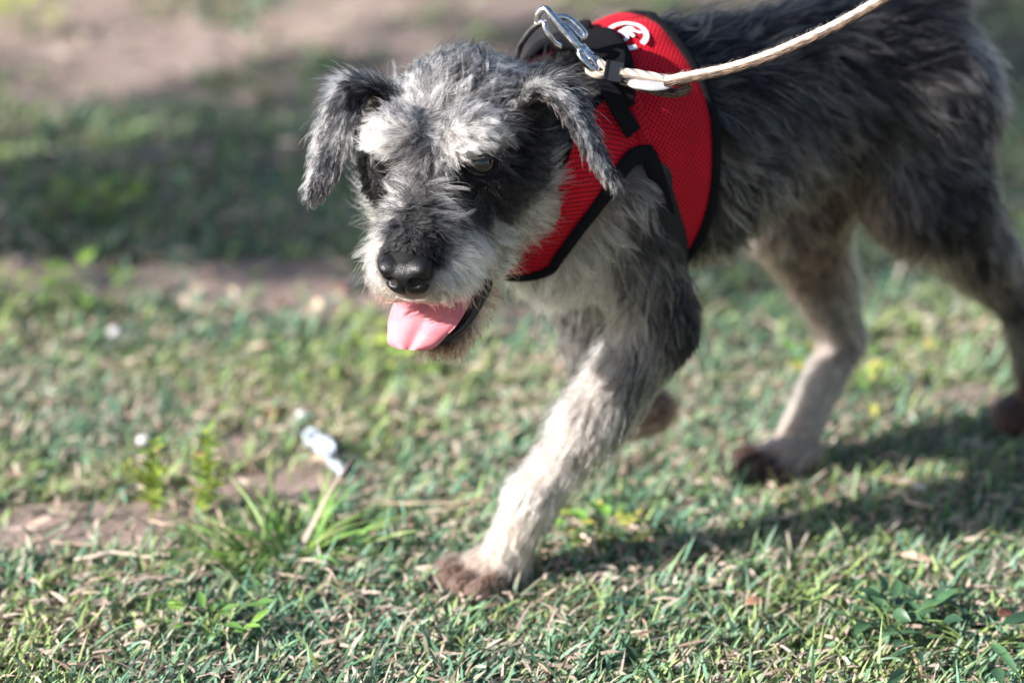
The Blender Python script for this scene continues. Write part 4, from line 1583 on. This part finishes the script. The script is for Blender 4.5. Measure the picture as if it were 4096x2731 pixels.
# frayed cotton fibres along the rope
def fuzz():
    p = catmull(pp(*main), 600)[:330]
    n = 1500
    i = rng.integers(0, len(p), n)
    d = nrm(rng.normal(0, 1, (n, 3)))
    T = nrm(np.gradient(p, axis=0))[i]
    d = nrm(d - (d * T).sum(1, keepdims=True) * T)
    ln = rng.uniform(.0008, .0028, n)
    s = np.linspace(0, 1, HSEG)
    C = p[i][:, None] + d[:, None] * (.0026 + s[None] * ln[:, None])[..., None] + T[:, None] * (s[None] ** 2 * (ln * rng.normal(.3, .8, n))[:, None])[..., None]
    return C, np.broadcast_to(np.linspace(.00009, .00004, HSEG), (n, HSEG)), np.ones((n, HSEG, 3)) * np.array([.70, .60, .50])
hair_object('rope_fuzz', *fuzz(), M_HAIR, leash)
# the doubled end: loop through the eye of the hook
tube('rope', pp((2440, 278, DH), (2405, 255, DH), (2380, 238, DH + .004), (2368, 248, DH + .007), (2356, 272, DH + .003), (2362, 290, DH - .001), (2395, 300, DH - .002), (2440, 296, DH)), 60, .0029, M_ROPE, leash, 12)
def box_part(name, a, b, hw, ht, m, nrmv, bev=.0012):
    a, b = np.asarray(a), np.asarray(b)
    T = nrm(b - a)
    N = nrm(nrmv - (nrmv @ T) * T)
    B = np.cross(T, N)
    bm = bmesh.new()
    bmesh.ops.create_cube(bm, size=1)
    L = np.linalg.norm(b - a)
    for v in bm.verts:
        p = (a + b) / 2 + v.co.x * L * T + v.co.y * 2 * hw * B + v.co.z * 2 * ht * N
        v.co = p
    bmesh.ops.bevel(bm, geom=list(bm.edges), offset=bev, segments=2, affect='EDGES')
    me = bpy.data.meshes.new(name)
    bm.to_mesh(me)
    bm.free()
    return part(name, me, m, leash)
box_part('ferrule', at(2424, 282, DH), at(2482, 293, DH), .0060, .0052, M_FERR, -cF)
# grey tape with pointed ends over the splice, and the folded end behind it
def tape():
    c = catmull(pp((2512, 330, DH - .008), (2560, 338, DH - .0095), (2630, 345, DH - .0095), (2690, 340, DH - .008)), 24)
    w = np.interp(np.linspace(0, 1, 24), [0, .12, .5, .85, 1], [.0022, .0042, .0048, .0036, .0018])
    V, F = sweep(c, w, 12, flat=.35, up=-cF * .8 + cU * .6)
    return np_mesh('stitched_tab', V, F)
part('stitched_tab', tape(), M_TAB, leash)
tube('folded_end', pp((2480, 318, DH - .001), (2560, 345, DH - .001), (2650, 368, DH), (2710, 372, DH), (2748, 355, DH), (2725, 335, DH + .001)), 40, .0042, M_TRACE, leash, 12, flat=.8)

hook = tube('snap_hook', pp((2146, 92, DH + .004), (2150, 62, DH + .002), (2166, 40, DH), (2186, 38, DH - .002), (2204, 58, DH - .003), (2235, 95, DH - .003), (2285, 155, DH - .002), (2322, 200, DH)), 70, [.0021, .0025, .0028, .003, .0034, .0036, .0036, .0034], M_STEEL, leash, 14)
hook['label'] = 'chromed steel snap hook'
tube('thumb_lever', pp((2222, 70, DH + .004), (2256, 68, DH + .004), (2290, 84, DH + .003), (2325, 118, DH + .002), (2340, 140, DH + .002), (2328, 150, DH + .002), (2296, 120, DH + .003), (2262, 92, DH + .004)), 60, .0024, M_STEEL, leash, 12)
tube('swivel', pp((2318, 192, DH), (2332, 207, DH), (2346, 218, DH), (2362, 232, DH)), 24, [.0050, .0052, .0042, .0046], M_STEEL, leash, 16)
tube('swivel_eye', pp((2334, 212, DH - .003), (2318, 214, DH - .004), (2330, 236, DH - .005), (2356, 268, DH - .004), (2376, 282, DH - .002), (2388, 272, DH), (2380, 252, DH), (2362, 228, DH)), 70, .0024, M_STEEL, leash, 12)
ring = tube('d_ring', pp((2066, 235, DH + .036), (2078, 198, DH + .03), (2092, 168, DH + .024), (2122, 126, DH + .014), (2155, 97, DH + .004), (2176, 88, DH), (2180, 108, DH - .001), (2192, 138, DH), (2216, 172, DH + .004), (2240, 186, DH + .008)), 70, .0023, M_STEEL, harness, 12)

# ------------------------------------------------------------------ small things on the ground
M_LEAF = tint_mat('leaf', rough=.45, transl=.25, spec=.4, noise=.25, nscale=260)
M_DRYLEAF = tint_mat('dry_leaf', rough=.75, transl=.08, spec=.2, noise=.35, nscale=180)
M_STEM = tint_mat('stem', rough=.6, transl=.0, spec=.3)

def leaf_geo(L, W, curl=.3, fold=.3, tipw=1.6, n=9, m=5):
    """leaf along +x from the origin, normal +z"""
    s = np.linspace(0, 1, n)
    u = np.linspace(-1, 1, m)
    w = W / 2 * np.sin(np.pi * s ** .85) ** .8 * (1 - .25 * s)
    w[0] = W * .04
    w[-1] = W * .02
    ang = curl * s
    x = np.concatenate([[0], np.cumsum(np.cos(ang[:-1]))]) * L / (n - 1)
    z = -np.concatenate([[0], np.cumsum(np.sin(ang[:-1]))]) * L / (n - 1)
    V = np.stack([np.broadcast_to(x[:, None], (n, m)), u[None] * w[:, None], z[:, None] + fold * np.abs(u)[None] * w[:, None]], -1)
    return V.reshape(-1, 3), grid_faces(n, m)

def frame(az, tilt, roll=0.0):
    return np.array((Matrix.Rotation(az, 3, 'Z') @ Matrix.Rotation(-tilt, 3, 'Y') @ Matrix.Rotation(roll, 3, 'X')))

def plant(name, base, label, cat, leaves, stems, group=None, m=M_LEAF):
    """leaves: (pos, az, tilt, roll, L, W, curl, colour); stems: (points, r0, r1, colour)"""
    root = empty(name, tuple(base), label, cat, group)
    for i, (pts, r0, r1, c) in enumerate(stems):
        p = catmull(np.asarray(pts) + base, 14)
        V, F = sweep(p, np.linspace(r0, r1, 14), 6)
        part('stem', np_mesh('stem', V, F, col=np.zeros((len(V), 3)) + c), M_STEM, root)
    for (pos, az, tilt, roll, L, W, curl, c) in leaves:
        V, F = leaf_geo(L, W, curl)
        V = V @ frame(az, tilt, roll).T + np.asarray(pos) + base
        part('leaf', np_mesh('leaf', V, F, col=np.zeros((len(V), 3)) + c), m, root)
    return root

def gb(px, py):
    p = gnd(px, py)
    p[2] = ground_z(p[None, :2])[0] - .003
    return p

# upright sprigs with small yellow-green leaves
def sprig(name, px, py, h, lean, label, n=26):
    base = gb(px, py)
    top = np.array([lean[0], lean[1], h])
    st = [([(0, 0, -.004), top * .35 + [.002, 0, 0], top * .7, top], .0011, .0005, (.20, .25, .07))]
    lv = []
    for i in range(n):
        t = .12 + .88 * i / n
        p = top * t + (np.array([.002, 0, 0]) if t < .5 else 0)
        az = i * 2.4 + rng.uniform(-.4, .4)
        L = rng.uniform(.012, .019) * (1.15 - .4 * t)
        c = np.array((.33, .42, .075)) * rng.uniform(.7, 1.15) if rng.random() < .75 else np.array((.16, .26, .06))
        if rng.random() < .08:
            c = np.array((.60, .40, .20))
        lv.append((p, az, rng.uniform(.2, .9), rng.uniform(-.4, .4), L, L * .5, rng.uniform(0, .5), c))
    for k in range(3):
        t = rng.uniform(.2, .6)
        az = rng.uniform(0, 6.3)
        e = top * t + np.array([math.cos(az) * .02, math.sin(az) * .02, .018])
        st.append(([top * t, (top * t + e) / 2 + [0, 0, .002], e], .0007, .0004, (.20, .25, .07)))
        for j in range(5):
            q = top * t + (e - top * t) * (j + 1) / 5
            lv.append((q, az + (j % 2 - .5) * 2, .5, 0, .009, .0045, .2, np.array((.40, .44, .08)) * rng.uniform(.8, 1.1)))
    return plant(name, base, label, 'weed', lv, st)
sprig('weed_sprig', 600, 2065, .070, (.006, .004), 'upright weed sprig with yellow-green leaves, beside the white pebble', 40)
sprig('weed_sprig', 800, 2070, .080, (.010, .0), 'taller narrow weed sprig with yellow leaves near the grass tuft', 46)

# tuft of long grass blades: each blade its own part
def tuft():
    base = gb(1160, 2235)
    root = empty('grass_tuft', tuple(base), 'tuft of long bright green grass blades standing above the turf', 'grass tuft')
    for i in range(200):
        r = abs(rng.normal(0, .040))
        az0 = rng.uniform(0, 6.3)
        p = base + [r * math.cos(az0) * 1.4, r * math.sin(az0) * .8, 0]
        az = az0 + rng.normal(0, .6)
        L = rng.uniform(.045, .092) * max(.5, 1.1 - r * 5)
        c = np.array([(.20, .37, .09), (.27, .43, .10), (.14, .29, .08), (.33, .43, .16)][rng.integers(0, 4)]) * rng.uniform(.8, 1.1)
        if rng.random() < .16:
            c = STRAW[rng.integers(0, 4)]
        V, F, cc = blades(p[None], np.array([L]), np.array([rng.uniform(.0024, .0048)]), np.array([rng.uniform(.45, 1.35)]), np.array([az]), c[None], curve=.9, nseg=5)
        part('blade', np_mesh('blade', V, F, col=cc), M_GRASS, root)
tuft()

# leafy weeds
def rosette(name, px, py, n, Lr, Wf, cols, label, spread=.02, hmax=.03, group=None, tilt=(.1, .7)):
    base = gb(px, py)
    st, lv = [], []
    for i in range(n):
        az = rng.uniform(0, 6.3)
        r = rng.uniform(.2, 1) * spread
        e = np.array([math.cos(az) * r, math.sin(az) * r, rng.uniform(.3, 1) * hmax])
        if i < 14:
            st.append(([(0, 0, -.002), e * [.4, .4, .7], e], .0008, .0005, (.14, .20, .06)))
        L = rng.uniform(*Lr)
        c = np.array(cols[rng.integers(0, len(cols))]) * rng.uniform(.8, 1.15)
        lv.append((e, az + rng.normal(0, .5), rng.uniform(*tilt), rng.normal(0, .3), L, L * rng.uniform(*Wf), rng.uniform(.1, .8), c))
    return plant(name, base, label, 'weed', lv, st, group)
YG = [(.30, .38, .07), (.14, .30, .05), (.44, .42, .10), (.10, .20, .05)]
DG = [(.05, .115, .055), (.07, .15, .07), (.08, .17, .08), (.04, .09, .05)]
rosette('leafy_weed', 2420, 2190, 34, (.010, .020), (.45, .6), YG, 'leafy weed with oval green and yellow leaves behind the planted front paw', .036, .030)
rosette('leafy_weed', 2140, 2275, 9, (.009, .016), (.3, .45), [(.40, .34, .06), (.14, .20, .05)], 'small yellowing weed touching the planted front paw', .012, .02)
rosette('leafy_weed', 3560, 2560, 30, (.012, .024), (.4, .6), DG, 'low bluish green leafy weed growing in the shaded turf', .045, .03)
rosette('broadleaf_weed', 3900, 2620, 34, (.020, .042), (.18, .3), DG, 'dark broad-leaved weed with long leaves in the shaded turf', .09, .024, tilt=(.0, .5))
rosette('leafy_weed', 3150, 2440, 20, (.008, .015), (.5, .7), [(.16, .27, .09), (.22, .32, .10)], 'small round-leaved green weed in the open sunny turf', .03, .018)
rosette('leafy_weed', 3350, 1560, 40, (.010, .022), (.4, .6), YG, 'bright leafy weed clump behind the supporting hind leg', .06, .04)
rosette('leafy_weed', 1450, 1500, 46, (.010, .020), (.45, .6), [(.20, .34, .06), (.10, .22, .05), (.32, .40, .08)], 'spreading green leafy weed on the turf behind the tongue', .10, .035)
rosette('leafy_weed', 850, 2560, 22, (.010, .022), (.4, .6), [(.18, .32, .06), (.12, .24, .06)], 'bright green leafy weed in the straw below the grass tuft', .035, .025)
rosette('leafy_weed', 420, 900, 26, (.014, .03), (.45, .6), [(.36, .42, .07), (.22, .34, .06)], 'yellow-green weed clump in the shaded grass beyond the bare earth', .05, .04)
rosette('leafy_weed', 330, 1240, 26, (.012, .024), (.45, .6), [(.22, .34, .06), (.14, .26, .05)], 'green weed clump at the edge of the bare earth', .05, .04)
rosette('leafy_weed', 1080, 400, 26, (.02, .035), (.4, .6), [(.05, .14, .04), (.08, .20, .05)], 'dark green weed clump in the grass before the sandy clearing', .07, .06)
rosette('leafy_weed', 120, 140, 20, (.02, .04), (.4, .6), [(.34, .42, .07)], 'yellow-green weed alone on the sandy clearing', .05, .05)

# fallen leaves
def fallen(px, py, L, W, az, curl, c, tipc=None, label='', tilt=.05, roll=.2, lift=.006):
    base = gb(px, py)
    base[2] += lift
    V, F = leaf_geo(L, W, curl, fold=.35, n=13, m=7)
    V[:, 2] += (vnoise(V[:, :2], L / 4, int(px)) - .5) * L * .10
    s = V[:, :1] / max(V[:, 0].max(), 1e-6)
    cc = np.array(c) + (np.array(tipc if tipc is not None else c) - np.array(c)) * np.clip((s - .55) * 4, 0, 1)
    V = V @ frame(az, tilt, roll).T
    me = np_mesh('fallen_leaf', V, F, col=cc)
    o = obj('fallen_leaf', me, M_DRYLEAF, label=label, cat='leaf')
    o.location = base
    sd = o.modifiers.new('thick', 'SOLIDIFY')
    sd.thickness = .0006
LIL, RUST, TANL = (.34, .31, .33), (.30, .10, .05), (.52, .38, .29)
fallen(1500, 1130, .050, .021, R(196), .9, LIL, RUST, 'curled grey fallen leaf with a rusty tip on the bare earth', .12)
fallen(660, 640, .075, .026, R(152), .7, LIL, RUST, 'greyish fallen leaf with a red-brown end in the shaded grass', .1)
fallen(1100, 1390, .034, .020, R(200), .9, (.55, .40, .29), None, 'tan curled dry leaf lying among the green weeds', .25)
fallen(720, 1230, .055, .012, R(-10), .4, (.62, .48, .37), None, 'long pale dry leaf on the bare earth strip', .05)
fallen(1600, 1640, .030, .016, R(160), .8, TANL, None, 'small tan dry leaf on the turf below the tongue', .2)
fallen(60, 1720, .026, .015, R(175), .6, (.66, .50, .40), None, 'small pale pinkish dry leaf on the green turf', .2)
fallen(3650, 2030, .012, .007, R(10), .5, (.78, .68, .56), None, 'tiny cream leaf chip beside the long shadow', .2, lift=.016)
fallen(3600, 2270, .030, .010, R(-25), .5, (.60, .42, .31), None, 'narrow tan dry leaf on the sunny turf', .1, lift=.012)
fallen(2980, 2480, .022, .012, R(20), .9, (.34, .19, .12), None, 'small rust-brown curled leaf in the sunny turf', .2, lift=.01)
fallen(3985, 2560, .020, .011, R(30), .9, (.17, .075, .05), None, 'dark red-brown dry leaf under the broad-leaved weed', .15, lift=.02)
fallen(3700, 1370, .020, .014, R(40), .8, (.62, .45, .16), None, 'yellow-brown fallen leaf between the two hind legs', .2)
fallen(820, 1110, .035, .018, R(100), .8, TANL, None, 'tan dry leaf standing on edge at the strip of bare earth', .3)

# white scrap
def scrap():
    a, b = gnd(1235, 1770), gnd(1372, 1905)
    a[2] = b[2] = -.001
    n, m = 40, 26
    ax = catmull([a + [0, 0, .010], a * .6 + b * .4 + [0, 0, .012], a * .3 + b * .7 + [0, 0, .008], b + [0, 0, .004]], n)
    w = np.interp(np.linspace(0, 1, n), [0, .1, .45, .7, .85, 1], [.0035, .0078, .0074, .0052, .0062, .0035])
    V, F = sweep(ax, w, m, flat=.6)
    V = V + (np.stack([vnoise(V, .0065, 91 + k) + .5 * vnoise(V, .003, 95 + k) for k in range(3)], 1) - .75) * .0085
    me = np_mesh('paper_scrap', V - a, F)
    M = mat('white_tissue', (.70, .76, .84), rough=.8)
    noise_colour(M, (.38, .43, .50), (.56, .61, .67), 120, bump=.6, bscale=500)
    o = obj('paper_scrap', me, M, label='crumpled white tissue scrap lying on the turf', cat='litter')
    o.location = a
scrap()

# pebbles
M_PEB = mat('pale_stone', (.7, .68, .66), rough=.7)
noise_colour(M_PEB, (.55, .53, .52), (.80, .79, .78), 300, bump=.5)
def pebble(px, py, r, label, z=.008):
    V, F = uv_sphere(16, 10)
    V = V * np.array([1.2, .9, .75]) * (1 + .35 * (vnoise(V + px, .7, 3) - .5))[:, None] * r
    o = obj('pebble', np_mesh('pebble', V, F), M_PEB, label=label, cat='pebble')
    o.location = gb(px, py) + [0, 0, z]
pebble(575, 1800, .0055, 'white pebble beside the shorter weed sprig', .014)
pebble(460, 1325, .0065, 'white pebble in the green turf near the bare earth strip')
pebble(555, 1350, .0050, 'smaller pale pebble beside the white one in the turf')
pebble(1210, 1690, .0045, 'pale yellowish pebble above the white tissue scrap', .01)

# twigs and long dry stalks
M_TWIG = tint_mat('twig', rough=.8, transl=0, spec=.2, noise=.35, nscale=200)
def twig(pts, r, c, label, lift=.010):
    P = np.array([gb(x, y) + [0, 0, lift] for x, y in pts])
    p = catmull(P, 30)
    p = p + np.stack([(vnoise(p, .012, 5 + k) - .5) * .004 for k in range(3)], 1)
    V, F = sweep(p, np.linspace(r, r * .6, 30), 7)
    o = obj('twig', np_mesh('twig', V - P[0], F, col=np.zeros((len(V), 3)) + c), M_TWIG, label=label, cat='twig')
    o.location = P[0]
twig([(1420, 2085), (1560, 2072), (1700, 2085), (1960, 2080)], .0013, (.48, .36, .27), 'long thin dry stalk lying left of the planted front leg', .014)
twig([(1690, 2130), (1800, 2120), (1880, 2105)], .0014, (.56, .43, .32), 'short pale dry stalk just below the long thin one', .014)
twig([(0, 2235), (150, 2200), (300, 2205), (470, 2210)], .0014, (.52, .38, .29), 'curved dry stalk across the dark bare earth', .008)
twig([(300, 2290), (450, 2270), (660, 2280)], .0020, (.64, .54, .42), 'thick bleached stalk on the turf left of the grass tuft', .012)
twig([(580, 2155), (700, 2160), (800, 2110), (940, 2050)], .0011, (.54, .40, .30), 'bent dry stalk rising into the grass tuft', .016)
twig([(0, 840), (90, 930), (190, 1010)], .004, (.30, .26, .24), 'thick grey stick in the shaded grass', .006)
twig([(3600, 2040), (3660, 2090), (3730, 2105)], .0013, (.62, .47, .36), 'pale dry stalk by the tiny cream leaf chip', .016)
twig([(3570, 1790), (3660, 1765), (3760, 1725)], .0022, (.24, .30, .12), 'stiff green stalk lying beside the supporting hind paw', .02)
twig([(2760, 2250), (2765, 2190), (2768, 2150)], .0012, (.52, .38, .30), 'upright broken straw stub at the edge of the long shadow', .018)
twig([(2330, 2200), (2370, 2240), (2385, 2290)], .0022, (.58, .45, .37), 'stubby pale stick against the leafy weed at the front paw', .012)

# leaf litter strewn over the ground: alike curled leaves, each its own object
litter_meshes = []
for k in range(6):
    V, F = leaf_geo(1.0, rng.uniform(.35, .6), rng.uniform(.3, 1.2), fold=rng.uniform(.1, .5), n=11, m=5)
    V[:, 2] += (vnoise(V[:, :2], .3, 60 + k) - .5) * .18
    c = np.array([(.50, .37, .30), (.38, .25, .18), (.56, .45, .37), (.34, .29, .28), (.25, .14, .09), (.60, .47, .34)][k])
    me = np_mesh('litter_leaf', V, F, col=np.zeros((len(V), 3)) + c)
    me.materials.append(M_DRYLEAF)
    litter_meshes.append(me)
P = rand_ground(900, (1.75, 4.6))
P = P[(rng.random(len(P)) < .16 + .35 * bare(P)) & (np.abs(P[:, 0]) < P[:, 1] * .2)][:150]
for p in P:
    p3 = np.array([p[0], p[1], ground_z(p[None])[0] + .006])
    if not foot_clear(p3[None])[0]:
        continue
    k = int(rng.integers(0, 6))
    kind = ('tan', 'brown', 'pale beige', 'greyish', 'red-brown', 'straw-coloured')[k]
    where = 'bare earth' if bare(p[None])[0] > .5 else 'turf'
    o = obj('litter_leaf', litter_meshes[k], label='small curled %s dry leaf lying on the %s' % (kind, where), cat='leaf', group='%s leaf litter on the %s' % (kind, where))
    o.location = p3
    sz = rng.uniform(.012, .026) * (1 + .25 * max(0, p[1] - 2.5))
    o.scale = (sz, sz, sz)
    o.rotation_euler = (rng.normal(0, .3), rng.normal(0, .25), rng.uniform(0, 6.3))
